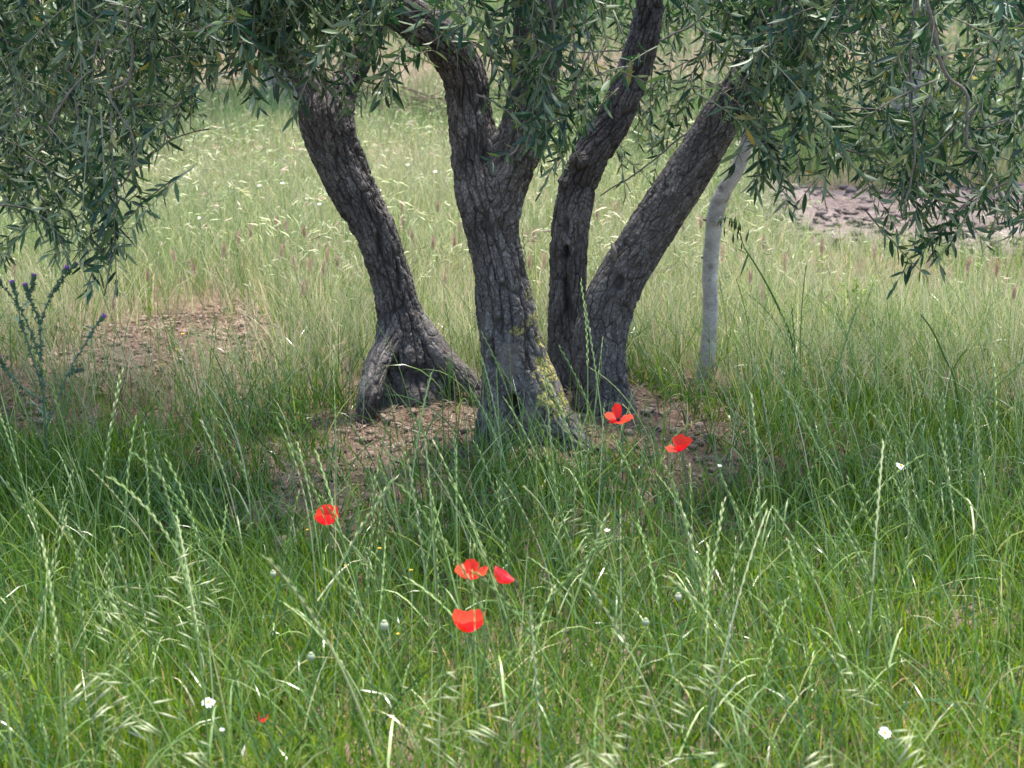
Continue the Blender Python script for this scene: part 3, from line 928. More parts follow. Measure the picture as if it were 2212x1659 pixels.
# crown above the picture: it shades the ground
for k in range(430):
    key = random.choice(['A', 'B', 'C', 'A', 'A', 'B', 'E', 'C'])
    cx, cy, rx = {'A': (-1.05, 5.3, 1.25), 'B': (0.0, 5.0, 1.2), 'C': (1.1, 5.2, 1.15), 'E': (1.5, 5.9, .8)}[key]
    v = norm(rng.normal(0, 1, 3)); rr = rng.uniform(.35, 1) ** .5
    tip = np.array([cx, cy, 2.45]) + v * rr * np.array([rx, 1.15, 1.15])
    if tip[2] < 1.45: continue
    ln = rng.uniform(.3, .55)
    s0 = tip - norm(v + np.array([0, 0, .9]) + rng.normal(0, .4, 3)) * ln
    path = bez(s0, .5 * (s0 + tip) + [0, 0, .08], tip, 7)
    qx, qy = proj(path)
    if np.any(qy > -60): continue
    shoots[key].tube(path, np.linspace(.005, .0015, 7), 3, rng.random(), cap=False)
    f = twig_leaves(path, .034, .075, .0155)
    if f is not None: upper[key].append(f)

leaf_meshes = []
for k, (TV, TQ) in enumerate(LT):
    leaf_meshes.append(mesh_from("leaf", TV, TQ, None, M['leaf'], {"rnd": np.zeros(len(TV))}, smooth=True))

for key, (root, base) in trees.items():
    V, Qs, A, n0 = [], [], [], 0
    if frames[key]:
        O, X, Yv, Z, ll, ww = [np.concatenate([f[k] for f in frames[key]]) for k in range(6)]
        mid = O + X * ll[:, None] * .5
        qx, qy = proj(mid)
        ins = (qx > 0) & (qx < 2212) & (qy > 0) & (qy < 1659)
        size = ll * np.sqrt(np.maximum(1 - (norm(mid - np.array([0, 0, CAM_Z])) * X).sum(1) ** 2, .01)) / np.linalg.norm(mid - np.array([0, 0, CAM_Z]), axis=1)
        # nearest leaves hide the others; rank by apparent size times nearness
        rank = np.where(ins, size / mid[:, 1] ** 4, -1)
        order = np.argsort(-rank)
        pick = [q for q in order[:300] if rank[q] > 0]
        pickset = np.zeros(len(O), bool); pickset[pick] = True
        for q in pick:
            o = bpy.data.objects.new("leaf", leaf_meshes[q % 4])
            col.objects.link(o); o.parent = root
            m3 = np.stack([X[q] * ll[q], Yv[q] * ww[q], Z[q] * ll[q]], 1)
            mm = Matrix.Identity(4)
            for a in range(3):
                for b in range(3): mm[a][b] = m3[a, b]
                mm[a][3] = O[q][a] - base[a]
            o.matrix_local = mm
        rest = np.where(~pickset)[0]
        for k in range(4):
            s = rest[rest % 4 == k]
            if len(s) == 0: continue
            v_, q_, own = inst(LT[k][0], LT[k][1], O[s], X[s], Yv[s], Z[s], ll[s], ww[s])
            V.append(v_); Qs.append(q_ + n0); n0 += len(v_); A.append(rng.random(len(s))[own])
    if upper[key]:
        O, X, Yv, Z, ll, ww = [np.concatenate([f[k] for f in upper[key]]) for k in range(6)]
        qx, qy = proj(O + X * ll[:, None])
        s = np.where(qy < -12)[0]
        v_, q_, own = inst(LOWV, LOWQ, O[s], X[s], Yv[s], Z[s], ll[s], ww[s])
        V.append(v_); Qs.append(q_ + n0); n0 += len(v_); A.append(rng.random(len(s))[own])
    fo = obj("crown", mesh_from("crown", np.concatenate(V) - base, np.concatenate(Qs), None, M['leaf'], {"rnd": np.concatenate(A)}, smooth=True), root)
    fo["kind"] = "stuff"
    if shoots[key].n:
        so = obj("shoots", shoots[key].mesh("shoots", M['twig'], off=base), root); so["kind"] = "stuff"
    if buds[key].n:
        bo = obj("flower_buds", buds[key].mesh("flower_buds", M['bud'], off=base), root); bo["kind"] = "stuff"

# ------------------------------------------------------------------ olive trees behind
def far_tree(px, py, lean, r, label, n=2600, height=3.4, cz=2.35, pale=False):
    b = ground_hit(px, py)
    b = np.array([b[0], b[1], float(terrain(b[0], b[1])) - .02])
    root = tag(empty("olive_tree", b), label, "olive tree", "olive trees in the rows behind")
    st = Stem("far", [], [(b[0], b[1], b[2] - .05, r * 1.5), (b[0] + lean * .1, b[1], b[2] + .15, r * 1.15), (b[0] + lean * .4, b[1], b[2] + .6, r), (b[0] + lean, b[1] + .1, b[2] + 1.3, r * .8), (b[0] + lean * 1.3, b[1] + .2, b[2] + 2.2, r * .4)])
    kt = build_stem(st, [], root, b, M['bark'] if not pale else M['far_bark'], rows_step=.012, na=48, seed=int(px), name="trunk")
    for sx in (-1, 1):
        s2 = Stem("fl", [], [(b[0] + lean * .6, b[1], b[2] + .8, r * .55), (b[0] + lean + sx * .5, b[1] + .1 * sx, b[2] + 1.5, r * .4), (b[0] + lean + sx * .9, b[1], b[2] + 2.3, r * .2)])
        build_stem(s2, [st], kt, b, M['bark'], rows_step=.02, na=24, seed=int(px) + sx, name="limb")
    O, X, N = [], [], []
    v = norm(rng.normal(0, 1, (n, 3))); rr = rng.uniform(.4, 1, n) ** .5
    C = np.array([b[0] + lean, b[1] + .2, b[2] + cz]) + v * rr[:, None] * np.array([1.7, 1.7, 1.35])
    C = np.repeat(C, 7, 0) + rng.normal(0, .10, (n * 7, 3))
    X = norm(rng.normal(0, 1, C.shape) + np.array([0, 0, -.5])); N = rng.normal(0, 1, C.shape) + np.array([0, 0, .8])
    Yv = norm(np.cross(N, X)); Z = np.cross(X, Yv)
    ll = rng.uniform(.05, .085, len(C)); v_, q_, own = inst(LOWV, LOWQ, C, X, Yv, Z, ll, ll * .24)
    fo = obj("crown", mesh_from("crown", v_ - b, q_, None, M['leaf'], {"rnd": rng.random(len(C))[own]}), root)
    fo["kind"] = "stuff"


M['far_bark'] = plain("weathered_bark", (0.16, 0.14, 0.14), (0.30, 0.27, 0.27), 14, 0.9, 0.6)
far_tree(612, 235, -.10, .13, "olive tree with pale grey trunk seen past the leaning trunk across the meadow", pale=True)
far_tree(78, 300, -.10, .10, "olive tree with dark slim trunk seen through the hanging leaves beyond the thistle")
far_tree(1935, 330, .18, .07, "olive tree with thin grey trunk standing beyond the tilled strip", pale=True, cz=2.1)
far_tree(1180, 62, .2, .14, "distant olive tree at the far end of the meadow", n=2200, cz=1.9)
far_tree(2320, 150, .1, .14, "olive tree behind the yellow flowers past the tilled strip", n=2200, cz=1.9)
far_tree(-160, 110, .1, .14, "olive tree farthest back in the row of the dark slim trunk", n=2200, cz=1.9)

# ------------------------------------------------------------------ grass
def blades(name, x, y, H, W, lean, curl, az, rnd, mat, segs=4, twist=None, zoff=0.0, curve_pow=1.6, label=None):
    n = len(x)
    base = np.stack([x, y, terrain(x, y) + rough(x, y) - .008 + zoff], -1)
    dirh = np.stack([np.cos(az), np.sin(az), 0 * az], -1)
    perp = np.stack([-np.sin(az), np.cos(az), 0 * az], -1)
    tw = rng.uniform(0, np.pi, n) if twist is None else twist
    p = base.copy(); lv = []
    zmin = base[:, 2] + .010
    for k in range(segs + 1):
        t = k / segs
        th = lean + curl * t ** curve_pow
        tan = np.sin(th)[:, None] * dirh + np.cos(th)[:, None] * np.array([0, 0, 1.0])
        bn = np.cross(tan, perp)
        side = np.cos(tw + t * .8)[:, None] * perp + np.sin(tw + t * .8)[:, None] * bn
        w = W * (0.55 + 0.9 * t - 1.42 * t ** 2.2 if t < 1 else 0.03)
        w = np.maximum(w, W * .04)
        q = p.copy()
        if k: q[:, 2] = np.maximum(q[:, 2], zmin)
        lv += [q - side * w[:, None] * .5, q + side * w[:, None] * .5]
        p = p + tan * (H / segs)[:, None]
    V = np.stack(lv, 1)                        # n, 2*(segs+1), 3
    m = 2 * (segs + 1)
    kq = np.arange(segs)
    q = np.stack([2 * kq, 2 * kq + 1, 2 * kq + 3, 2 * kq + 2], -1)
    Qn = (q[None] + (np.arange(n) * m)[:, None, None]).reshape(-1, 4)
    tt = np.tile(np.repeat(np.linspace(0, 1, segs + 1), 2), n)
    me = mesh_from(name, V.reshape(-1, 3), Qn, None, mat, {"rnd": np.repeat(np.clip(rnd, 0, .999), m), "t": tt}, smooth=True)
    o = obj(name, me)
    o["kind"] = "stuff"
    return o


def scatter(n, y0, y1, half=.40, power=1.0):
    """points in the field of view, spread evenly over the ground"""
    u = rng.random(n)
    y = np.sqrt(y0 ** 2 + u * (y1 ** 2 - y0 ** 2)) if power == 1.0 else y0 + (y1 - y0) * u ** power
    x = rng.uniform(-1, 1, n) * (half * y + .15)
    return x, y


def stemfree(x, y):
    ok = np.ones(len(x), bool)
    for b, r in ((bA, .13), (bB, .13), (bC, .13), (bE, .05)):
        ok &= (x - b[0]) ** 2 + (y - b[1]) ** 2 > r * r
    return ok


def patchy(x, y, f, seed):
    return fbm(x * f, y * f, octv=3, seed=seed)


# short dense undergrowth in front
x, y = scatter(64000, 2.55, 6.1)
keep = (rng.random(len(x)) > bareness(x, y) * 0.985) & (rng.random(len(x)) < (.62 + .9 * patchy(x, y, 2.6, 41)) * (1 - .9 * sstep(5.0, 5.7, y))) & stemfree(x, y)
x, y = x[keep], y[keep]; n = len(x)
lush = patchy(x, y, 1.4, 42)
H = rng.uniform(.05, .17, n) * (1 + .9 * np.clip(lush, -.3, .6)) * (1 - .45 * bareness(x, y))
tag(blades("meadow_grass", x, y, H, rng.uniform(.0022, .0050, n), rng.uniform(0, .6, n), rng.normal(.4, .5, n), rng.uniform(0, 6.283, n),
           np.clip(rng.normal(.42, .22, n) + .35 * patchy(x, y, 1.1, 43) - .10 * sstep(3.4, 4.8, y) + .25 * sstep(4.4, 5.4, y) * sstep(0, .8, x) + .28 * (1 - sstep(2.9, 3.8, y)), 0, 1), M['grass'], 4),  # near edge and right side shifted brighter: sunlight painted into the blade colour
    "short dense green grass covering the ground around the olive trees", "grass")
# dense dark leaves close to the soil
x, y = scatter(85000, 2.5, 5.4)
keep = (rng.random(len(x)) > bareness(x, y) * 1.05) & (rng.random(len(x)) < .75 + .8 * patchy(x, y, 2.2, 49) - .5 * sstep(4.2, 5.2, y)) & stemfree(x, y)
x, y = x[keep], y[keep]; n = len(x)
tag(blades("ground_cover", x, y, rng.uniform(.025, .085, n), rng.uniform(.004, .009, n), rng.uniform(.1, 1.1, n), rng.normal(.4, .5, n), rng.uniform(0, 6.283, n),
           np.clip(rng.normal(.32, .25, n) + .22 * (1 - sstep(2.9, 3.8, y)), 0, .95), M['grass'], 2),  # yellower towards the near edge, imitating sun beyond the crown's shade
    "low dark green leaves covering the soil under the front grass", "ground cover")
# long arching leaves
x, y = scatter(19000, 2.55, 6.1)
keep = (rng.random(len(x)) > bareness(x, y) * 0.94) & (rng.random(len(x)) < .6 + .8 * patchy(x, y, 1.8, 44)) & stemfree(x, y)
x, y = x[keep], y[keep]; n = len(x)
tag(blades("long_grass", x, y, rng.uniform(.10, .30, n), rng.uniform(.0028, .0062, n), rng.uniform(.05, .8, n), rng.uniform(.0, 2.1, n), rng.normal(2.6, 1.9, n),
           np.clip(rng.normal(.45, .25, n) + .22 * sstep(4.2, 5.2, y) * sstep(-.2, .8, x), 0, 1), M['blue_grass'], 6),  # paler on the right: sunlit look put into the leaf colour
    "long arching blue green grass leaves over the short grass in front", "grass")
# upright stems with no heads
x, y = scatter(7000, 2.55, 6.4)
keep = (rng.random(len(x)) > bareness(x, y) * 0.9) & stemfree(x, y)
x, y = x[keep], y[keep]; n = len(x)
tag(blades("grass_stems", x, y, rng.uniform(.18, .38, n), rng.uniform(.0022, .0036, n), rng.uniform(0, .7, n), rng.normal(.25, .35, n), rng.normal(2.9, 1.5, n),
           np.clip(rng.normal(.5, .25, n) + .25 * sstep(4.2, 5.2, y) * sstep(-.2, .8, x), 0, 1), M['blue_grass'], 4),  # right-hand stems tinted paler to stand in for sunlight there
    "thin upright grass stems without heads standing among the front grass", "grass")
# grass of the sunny meadow behind
x1, y1 = scatter(78000, 5.05, 9.6); x2, y2 = scatter(44000, 9.6, 15.0); x3, y3 = scatter(60000, 15.0, 33.0)
x = np.concatenate([x1, x2, x3]); y = np.concatenate([y1, y2, y3])
keep = (rng.random(len(x)) > bareness(x, y) * .97) & stemfree(x, y) & (rng.random(len(x)) > in_strip(x, y) * 1.2) & (rng.random(len(x)) < .80 - .45 * (1 - sstep(5.1, 5.8, y)) + .8 * patchy(x, y, 1.2, 45))
x, y = x[keep], y[keep]; n = len(x)
green = np.clip(sstep(9.4, 10.0, y) * sstep(-.5, .9, x) * .45 + sstep(10.5, 13, y) * .40, 0, .6)
fs = 1 + .55 * sstep(9, 16, y) + 1.6 * sstep(15, 24, y)
tag(blades("meadow_grass", x, y, rng.uniform(.12, .36, n) * (1 + .45 * sstep(15, 22, y)) * (1 - .25 * green) * (1 - .4 * sstep(.9, 1.4, x) * (y > 6.6) * (y < 8.2)) * (1 - .4 * bareness(x, y)), rng.uniform(.0020, .0042, n) * fs, rng.uniform(.0, .55, n), rng.uniform(-.1, 1.5, n), rng.uniform(0, 6.283, n),
           np.clip(rng.normal(.56, .25, n) + .10 * (1 - sstep(6, 7.5, y)) - green + .3 * patchy(x, y, .8, 46), 0, 1), M['pale_grass'], 3),
    "pale sunlit grass of the meadow behind the olive trees", "grass")
# fresh green shoots low between the pale grass
x, y = scatter(22000, 5.9, 12.0)
keep = (rng.random(len(x)) > bareness(x, y) * .97) & (rng.random(len(x)) > in_strip(x, y) * 1.2)
x, y = x[keep], y[keep]; n = len(x)
tag(blades("green_undergrowth", x, y, rng.uniform(.07, .22, n), rng.uniform(.0025, .005, n), rng.uniform(0, .4, n), rng.uniform(-.1, 1., n), rng.uniform(0, 6.283, n),
           np.clip(rng.normal(.55, .2, n), 0, .95), M['grass'], 3),
    "fresh green grass growing low between the pale meadow grass", "grass")
# dry litter on the bare soil
x, y = scatter(100000, 2.6, 6.9)
keep = (rng.random(len(x)) < .08 + .8 * bareness(x, y)) & stemfree(x, y)
x, y = x[keep], y[keep]; n = len(x)
tag(blades("dry_litter", x, y, rng.uniform(.012, .06, n), rng.uniform(.001, .005, n), R(88) + rng.normal(0, .05, n), rng.normal(0, .1, n), rng.uniform(0, 6.283, n),
           rng.random(n), M['straw'], 2, zoff=.012),
    "dry straw and fallen leaves lying on the bare soil", "litter")

# seed heads of the brome grass that whitens the meadow
def brome_plants(x, y, H, name, label, spread=1.0):
    n = len(x)
    az = rng.uniform(0, 6.283, n)
    z0 = terrain(x, y)
    TV = np.array([[0, 0, 0], [.35, -.5, 0], [.35, .5, 0], [1, 0, 0], [.35, 0, .10]])
    TT = np.array([[0, 1, 4], [4, 1, 3], [0, 4, 2], [4, 3, 2]])
    V, T, Qa, A, n0 = [], [], [], [], 0
    O, X, N, ll, own = [], [], [], [], []
    rv = np.clip(rng.normal(.5, .25, n), 0, .99)
    for k in range(n):
        d = np.array([math.cos(az[k]), math.sin(az[k]), 0])
        b = np.array([x[k], y[k], z0[k] - .01])
        top = b + np.array([0, 0, H[k]]) + d * H[k] * .15
        tip = top + d * H[k] * .32 * spread + np.array([0, 0, -H[k] * rng.uniform(-.10, .18)])
        m = rng.integers(6, 11)
        tt = np.linspace(0, 1, m)[:, None]
        P = top * (1 - tt) + tip * tt + np.array([0, 0, .05 * H[k]]) * (4 * tt * (1 - tt))
        O.append(P); own.append(np.full(m, rv[k]))
        X.append(d * rng.uniform(.2, 1.0, (m, 1)) + np.stack([rng.normal(0, .5, m), rng.normal(0, .5, m), rng.uniform(-.8, .6, m)], -1))
        ll.append(rng.uniform(.025, .055, m) * H[k] / .35)
    O = np.concatenate(O); X = norm(np.concatenate(X)); own = np.concatenate(own); ll = np.concatenate(ll)
    N = rng.normal(0, 1, X.shape); Yv = norm(np.cross(N, X)); Z = np.cross(X, Yv)
    v_, t_i, ow = inst(TV, TT, O, X, Yv, Z, ll, np.full(len(ll), .0010) * ll / .06)
    me = mesh_from(name, v_, None, t_i, M['seed'], {"rnd": np.clip(own + rng.normal(0, .12, len(own)), 0, .99)[ow]})
    o = tag(obj(name, me), label, "grass"); o["kind"] = "stuff"
    stx = blades("brome_stalks", x, y, H * 1.05, np.full(n, .0022), np.full(n, .06), np.full(n, .5), az, rv, M['pale_grass'], 3)
    tag(stx, label.replace("seed heads", "stalks"), "grass")


x1, y1 = scatter(7500, 5.4, 9.6); x2, y2 = scatter(7000, 9.6, 19.0)
x = np.concatenate([x1, x2]); y = np.concatenate([y1, y2])
keep = (rng.random(len(x)) > bareness(x, y)) & (in_strip(x, y) < .3) & (rng.random(len(x)) < .35 + .65 * sstep(5.6, 7.6, y)) & ((x < 1.0) | (y > 8) | (rng.random(len(x)) < .55)) & (rng.random(len(x)) < .6 + 1.5 * patchy(x, y, 1.3, 47)) & (rng.random(len(x)) > .75 * sstep(9.4, 10, y) * sstep(-.5, .9, x))
x, y = x[keep], y[keep]
brome_plants(x, y, rng.uniform(.16, .42, len(x)) * (1 - .3 * (x > 1.0) * (y < 8.3)), "brome_heads", "drooping pale brome seed heads whitening the sunny meadow")

# ------------------------------------------------------------------ rye grass spikes (countable, in front)
def rye_mesh(k):
    r = np.random.default_rng(100 + k)
    L = r.uniform(.36, .50); bend = r.uniform(.05, .75); lean = r.uniform(.0, .45)
    t = np.linspace(0, 1, 15)
    th = lean + bend * t ** 2
    P = np.zeros((15, 3))
    for q in range(1, 15):
        P[q] = P[q - 1] + np.array([math.sin(th[q]), 0, math.cos(th[q])]) * L / 14
    g = Geo()
    g.tube(P, np.linspace(.0020, .0012, 15), 4, .30 + .2 * r.random(), cap=False)
    d = t * L
    hl = r.uniform(.14, .22)
    s = L - hl; side = 1; va = r.uniform(0, math.pi)
    while s < L * .995:
        p = np.array([np.interp(s, d, P[:, c]) for c in range(3)])
        a = np.interp(s, d, th)
        tan = np.array([math.sin(a), 0, math.cos(a)])
        lat = norm(np.array([math.cos(va) * math.cos(a), math.sin(va), -math.cos(va) * math.sin(a)]))
        x = norm(tan + lat * side * .11)
        b = np.cross(x, lat)
        ln, w = r.uniform(.016, .022), .0014
        c0 = p + lat * side * .0012
        V = np.array([c0, c0 + x * ln * .4 + lat * w, c0 + x * ln * .4 + b * w * .8, c0 + x * ln * .4 - lat * w, c0 + x * ln * .4 - b * w * .8, c0 + x * ln])
        g.add(V, T=[[0, 2, 1], [0, 3, 2], [0, 4, 3], [0, 1, 4], [5, 1, 2], [5, 2, 3], [5, 3, 4], [5, 4, 1]], a=.45 + .35 * r.random())
        side = -side; s += r.uniform(.0085, .0115)
    # one leaf
    q0 = P[r.integers(2, 5)]; az = r.uniform(0, 6.28)
    dl = np.array([math.cos(az), math.sin(az), 0]); pl = np.array([-math.sin(az), math.cos(az), 0])
    tl = np.linspace(0, 1, 6); ll = r.uniform(.10, .18)
    C = q0 + ll * (tl[:, None] * dl * .75 + (np.sin(tl * 2.2) * .42)[:, None] * np.array([0, 0, 1.]))
    W = .0042 * (1 - tl ** 2) + .0003
    V = np.concatenate([C - pl * W[:, None] * .5, C + pl * W[:, None] * .5])
    jj = np.arange(5)
    g.add(V, Q=np.stack([jj, jj + 1, jj + 7, jj + 6], -1), a=.35)
    return g.mesh("rye_stalk", M['rye'], True)


RYE = [rye_mesh(k) for k in range(14)]
x, y = scatter(900, 2.75, 5.6, .33)
keep = (rng.random(len(x)) > bareness(x, y) * .8) & stemfree(x, y) & (rng.random(len(x)) < .5 + .25 * (x > -.3) - .5 * sstep(4.2, 4.9, y) + .4 * patchy(x, y, 1.0, 48))
x, y = x[keep], y[keep]
zz = terrain(x, y)
px_, py_ = proj(np.stack([x, y, zz + .25], -1))
vis = (px_ > 0) & (px_ < 2212) & (py_ > 300) & (py_ < 1720)
x, y, zz = x[vis][:220], y[vis][:220], zz[vis][:220]
for k in range(len(x)):
    o = obj("rye_stalk", RYE[k % 14], None, (x[k], y[k], zz[k] - .012), (rng.normal(0, .10), rng.normal(0, .10), rng.normal(2.7, 1.1)), rng.uniform(.75, 1.15))
    tag(o, "tall green rye grass stalk with a zigzag seed spike in the front grass", "grass stalk", "rye grass stalks in the front grass")

# ------------------------------------------------------------------ barley heads
def barley_mesh(k, mat, big=1.0):
    r = np.random.default_rng(200 + k)
    g = Geo(); h = Geo()
    L = r.uniform(.26, .36); P = bez((0, 0, 0), (0, 0, L * .6), (r.uniform(-.05, .05), 0, L), 8)
    g.tube(P, np.linspace(.0014, .001, 8), 4, .5, cap=False)
    ax = norm(P[-1] - P[-3]); hl = r.uniform(.05, .075) * big
    e1 = norm(np.cross(ax, [0, 1, .1])); e2 = np.cross(ax, e1)
    for q in range(46):
        t = q / 46
        a = q * 2.4
        lat = math.cos(a) * e1 + math.sin(a) * e2
        c = P[-1] + ax * hl * t
        x = norm(ax + lat * r.uniform(.18, .42))
        s = np.cross(x, lat)
        ln = r.uniform(.022, .036) * big
        c = c + lat * .0018
        h.add(np.array([c - s * .0011, c + s * .0011, c + lat * .0014 + x * .009, c + x * ln]), T=[[0, 1, 2], [0, 2, 3], [1, 3, 2]], a=.1 + .6 * t * r.random() + .25 * r.random())
    return g.mesh("stalk", M['rye']), h.mesh("seed_head", mat)


BRED = [barley_mesh(k, M['barley_red']) for k in range(5)]
BGRN = [barley_mesh(k + 9, M['barley_green'], 1.25) for k in range(3)]


def barley(tipx, tipy, Y, meshes, k, label, group, hgt=None):
    tip = at(tipx, tipy, Y)
    gz = float(terrain(tip[0], tip[1]))
    s = max(.5, (tip[2] - gz) / .37)
    root = tag(empty("barley_grass", (tip[0], tip[1], gz - .01)), label, "grass stalk", group)
    st, hd = meshes[k % len(meshes)]
    rz = rng.uniform(0, 6.28); sc = (min(s, 1.25),) * 2 + (s,)
    for nm, me in (("stalk", st), ("seed_head", hd)):
        o = obj(nm, me, root, rot=(rng.normal(0, .03), rng.normal(0, .03), rz)); o.scale = sc
    return root


red_px = [(680, 560), (700, 590), (655, 600), (318, 590), (640, 555), (520, 500), (545, 510), (470, 520), (625, 480), (610, 465), (660, 490), (1150, 520), (1168, 540), (1140, 560), (1000, 480), (985, 510),
          (1110, 560), (1170, 360), (1200, 345), (1560, 530), (1520, 470), (1480, 490), (1700, 545), (1780, 530), (1990, 545), (2080, 560), (2150, 585), (1850, 560), (1900, 540), (880, 470), (905, 500),
          (940, 455), (870, 430), (925, 520), (435, 560), (380, 540), (250, 660), (20, 560), (1620, 590), (1660, 620), (2190, 620), (660, 630), (700, 530), (730, 560), (590, 530), (965, 590), (1290, 470), (1340, 430), (1660, 520)]
for k, (px, py) in enumerate(red_px):
    d = ray(px, py + 42); Y = (CAM_Z - .05) / -d[2] * d[1] * .94
    Y = float(np.clip(Y, 5.9, 11.0))
    Y = (CAM_Z - .30) / -ray(px, py)[2] * ray(px, py)[1]
    barley(px, py, float(np.clip(Y, 5.7, 12)), BRED, k, "barley grass stalk with purplish pink bristly head in the sunny meadow", "pink barley heads in the meadow")
for k, (px, py, Y, lb) in enumerate([(968, 775, 4.72, "barley grass with green bristly head between the two trunk bases"), (755, 790, 4.9, "barley grass with pale pinkish bristly head beside the flared root feet"),
                                     (2140, 1020, 4.2, "barley grass with green bristly head in the tall grass below the hanging leaves"), (675, 760, 5.1, "barley grass with straw green head beside the flared foot of the leaning trunk")]):
    barley(px, py, Y, BRED if k == 1 else BGRN, k, lb, "barley heads near the trunks")

# tall reed-like stems leaning in the right-hand grass
for (pts, lb) in [([(1712, 740, 5.3), (1675, 650, 5.28), (1640, 585, 5.25), (1608, 535, 5.2)], "thick blue green wild oat stem leaning by the pale slender trunk"),
                  ([(2065, 830, 5.0), (2040, 770, 5.0), (2015, 715, 4.98), (1990, 680, 4.95)], "thick blue green stem leaning alone in the sunlit grass without a head")]:
    P = np.array([at(*p) for p in pts])
    g0 = np.array([P[0][0] + .03, P[0][1], 0]); g0[2] = float(terrain(g0[0], g0[1])) - .01
    P = spline(np.concatenate([g0[None], P]), 16)
    root = tag(empty("wild_oat", tuple(g0)), lb, "grass stalk")
    g = Geo(); g.tube(P, np.linspace(.0042, .0022, 16), 7, .55)
    obj("stem", g.mesh("stem", M['blue_grass'], True, off=g0), root)
    if "oat" in lb:
        tip = P[-1]
        h = Geo(); e = at(1565, 470, 5.2)
        ar = bez(tip, .5 * (tip + e) + [0, 0, .05], e, 12); h.tube(ar, [.0012] * 12, 4, .3)
        for k in range(22):
            c = ar[2 + k % 10] + rng.normal(0, .012, 3); q = c + np.array([rng.normal(0, .006), rng.normal(0, .006), -.03])
            h.tube(np.stack([c, .5 * (c + q), q]), [.0004, .0028, .0003], 4, .3)
        obj("oat_panicle", h.mesh("oat_panicle", M['blue_grass'], off=g0), root)
        l = Geo(); c = P[-2]; q = at(1598, 600, 5.18); l.tube(np.stack([c, .5 * (c + q), q]), [.003, .004, .0004], 4, .3); obj("leaf", l.mesh("leaf", M['blue_grass'], off=g0), root)

# brome heads close by, fanned to one side
def brome_mesh(k):
    r = np.random.default_rng(500 + k)
    st, hd = Geo(), Geo()
    L = r.uniform(.26, .36); P = bez((0, 0, 0), (.02, 0, L * .8), (.13, 0, L), 10); st.tube(P, np.linspace(.0016, .0009, 10), 4, .5, cap=False)
    for q in range(11):
        c = P[5] + (P[9] - P[5]) * (q / 10); c = np.array([np.interp(5 + q * .4, np.arange(10), P[:, a]) for a in range(3)])
        d = norm(np.array([r.uniform(.5, 1.1), r.normal(0, .35), r.uniform(-.75, .25)])); e = c + d * r.uniform(.02, .035)
        st.tube(np.stack([c, e]), [.0005, .0005], 3, .5, cap=False)
        f = e + d * r.uniform(.045, .065) + np.array([0, 0, -.008]); s = norm(np.cross(d, r.normal(0, 1, 3))) * .0026; b = norm(np.cross(d, s)) * .0014; m = e + (f - e) * .35
        hd.add(np.array([e, m - s, m + b, m + s, m - b, f]), T=[[0, 1, 2], [0, 2, 3], [0, 3, 4], [0, 4, 1], [5, 2, 1], [5, 3, 2], [5, 4, 3], [5, 1, 4]], a=r.uniform(.1, .7))
    return st.mesh("stalk", M['rye']), hd.mesh("seed_head", M['seed'])


BRO = [brome_mesh(k) for k in range(4)]
for k, (px, py) in enumerate([(120, 1265), (210, 1300), (60, 1350), (290, 1290), (340, 1430), (400, 1480), (150, 1470), (250, 1560), (560, 1190), (820, 1560), (870, 1500), (1150, 1570), (1240, 1540), (1340, 1500), (1420, 1560), (1990, 1450), (1960, 1600), (2090, 1560), (1380, 1080), (1700, 1560)]):
    d = ray(px, py); Y = (CAM_Z - .27) / -d[2] * d[1]; c = at(px, py, Y)
    root = tag(empty("brome_stalk", (c[0], c[1], float(terrain(c[0], c[1])) - .01)), "brome grass stalk with pale fanned spikelets drooping over the front grass", "grass stalk", "brome stalks in the front grass")
    rz = rng.uniform(-.7, .7) + (math.pi if rng.random() < .5 else 0)
    for nm, me in zip(("stalk", "seed_head"), BRO[k % 4]): obj(nm, me, root, rot=(0, 0, rz), scl=rng.uniform(.9, .91))

# ------------------------------------------------------------------ stones and clods
def rock_mesh(k):
    r = np.random.default_rng(300 + k)
    ph = (1 + 5 ** .5) / 2
    V = norm(np.array([[-1, ph, 0], [1, ph, 0], [-1, -ph, 0], [1, -ph, 0], [0, -1, ph], [0, 1, ph], [0, -1, -ph], [0, 1, -ph], [ph, 0, -1], [ph, 0, 1], [-ph, 0, -1], [-ph, 0, 1]], float))
    T = [[0, 11, 5], [0, 5, 1], [0, 1, 7], [0, 7, 10], [0, 10, 11], [1, 5, 9], [5, 11, 4], [11, 10, 2], [10, 7, 6], [7, 1, 8], [3, 9, 4], [3, 4, 2], [3, 2, 6], [3, 6, 8], [3, 8, 9], [4, 9, 5], [2, 4, 11], [6, 2, 10], [8, 6, 7], [9, 8, 1]]
    V = V * r.uniform(.65, 1.2, (12, 1)) * np.array([1, r.uniform(.6, .9), r.uniform(.35, .65)])
    return V, np.array(T)


ROCK = [rock_mesh(k) for k in range(8)]
RM = [mesh_from("stone", v, None, t, M['stone']) for v, t in ROCK]
x, y = scatter(22000, 2.8, 6.9)
keep = rng.random(len(x)) < .02 + 1.1 * bareness(x, y)
x, y = x[keep], y[keep]
V, T, n0 = [], [], 0
A = []
for k in range(len(x)):
    v, t = ROCK[k % 8]
    s = .003 + .020 * rng.random() ** 4
    c, sn = math.cos(k * 1.7), math.sin(k * 1.7)
    vv = (v * s) @ np.array([[c, -sn, 0], [sn, c, 0], [0, 0, 1]]) + np.array([x[k], y[k], float(terrain(x[k], y[k]) + rough(x[k], y[k])) + s * .2])
    V.append(vv); T.append(t + n0); n0 += 12
go = obj("gravel", mesh_from("gravel", np.concatenate(V), None, np.concatenate(T), M['clod']))
tag(go, "small clods and gravel on the bare soil around the trunks", "gravel", kind="stuff")
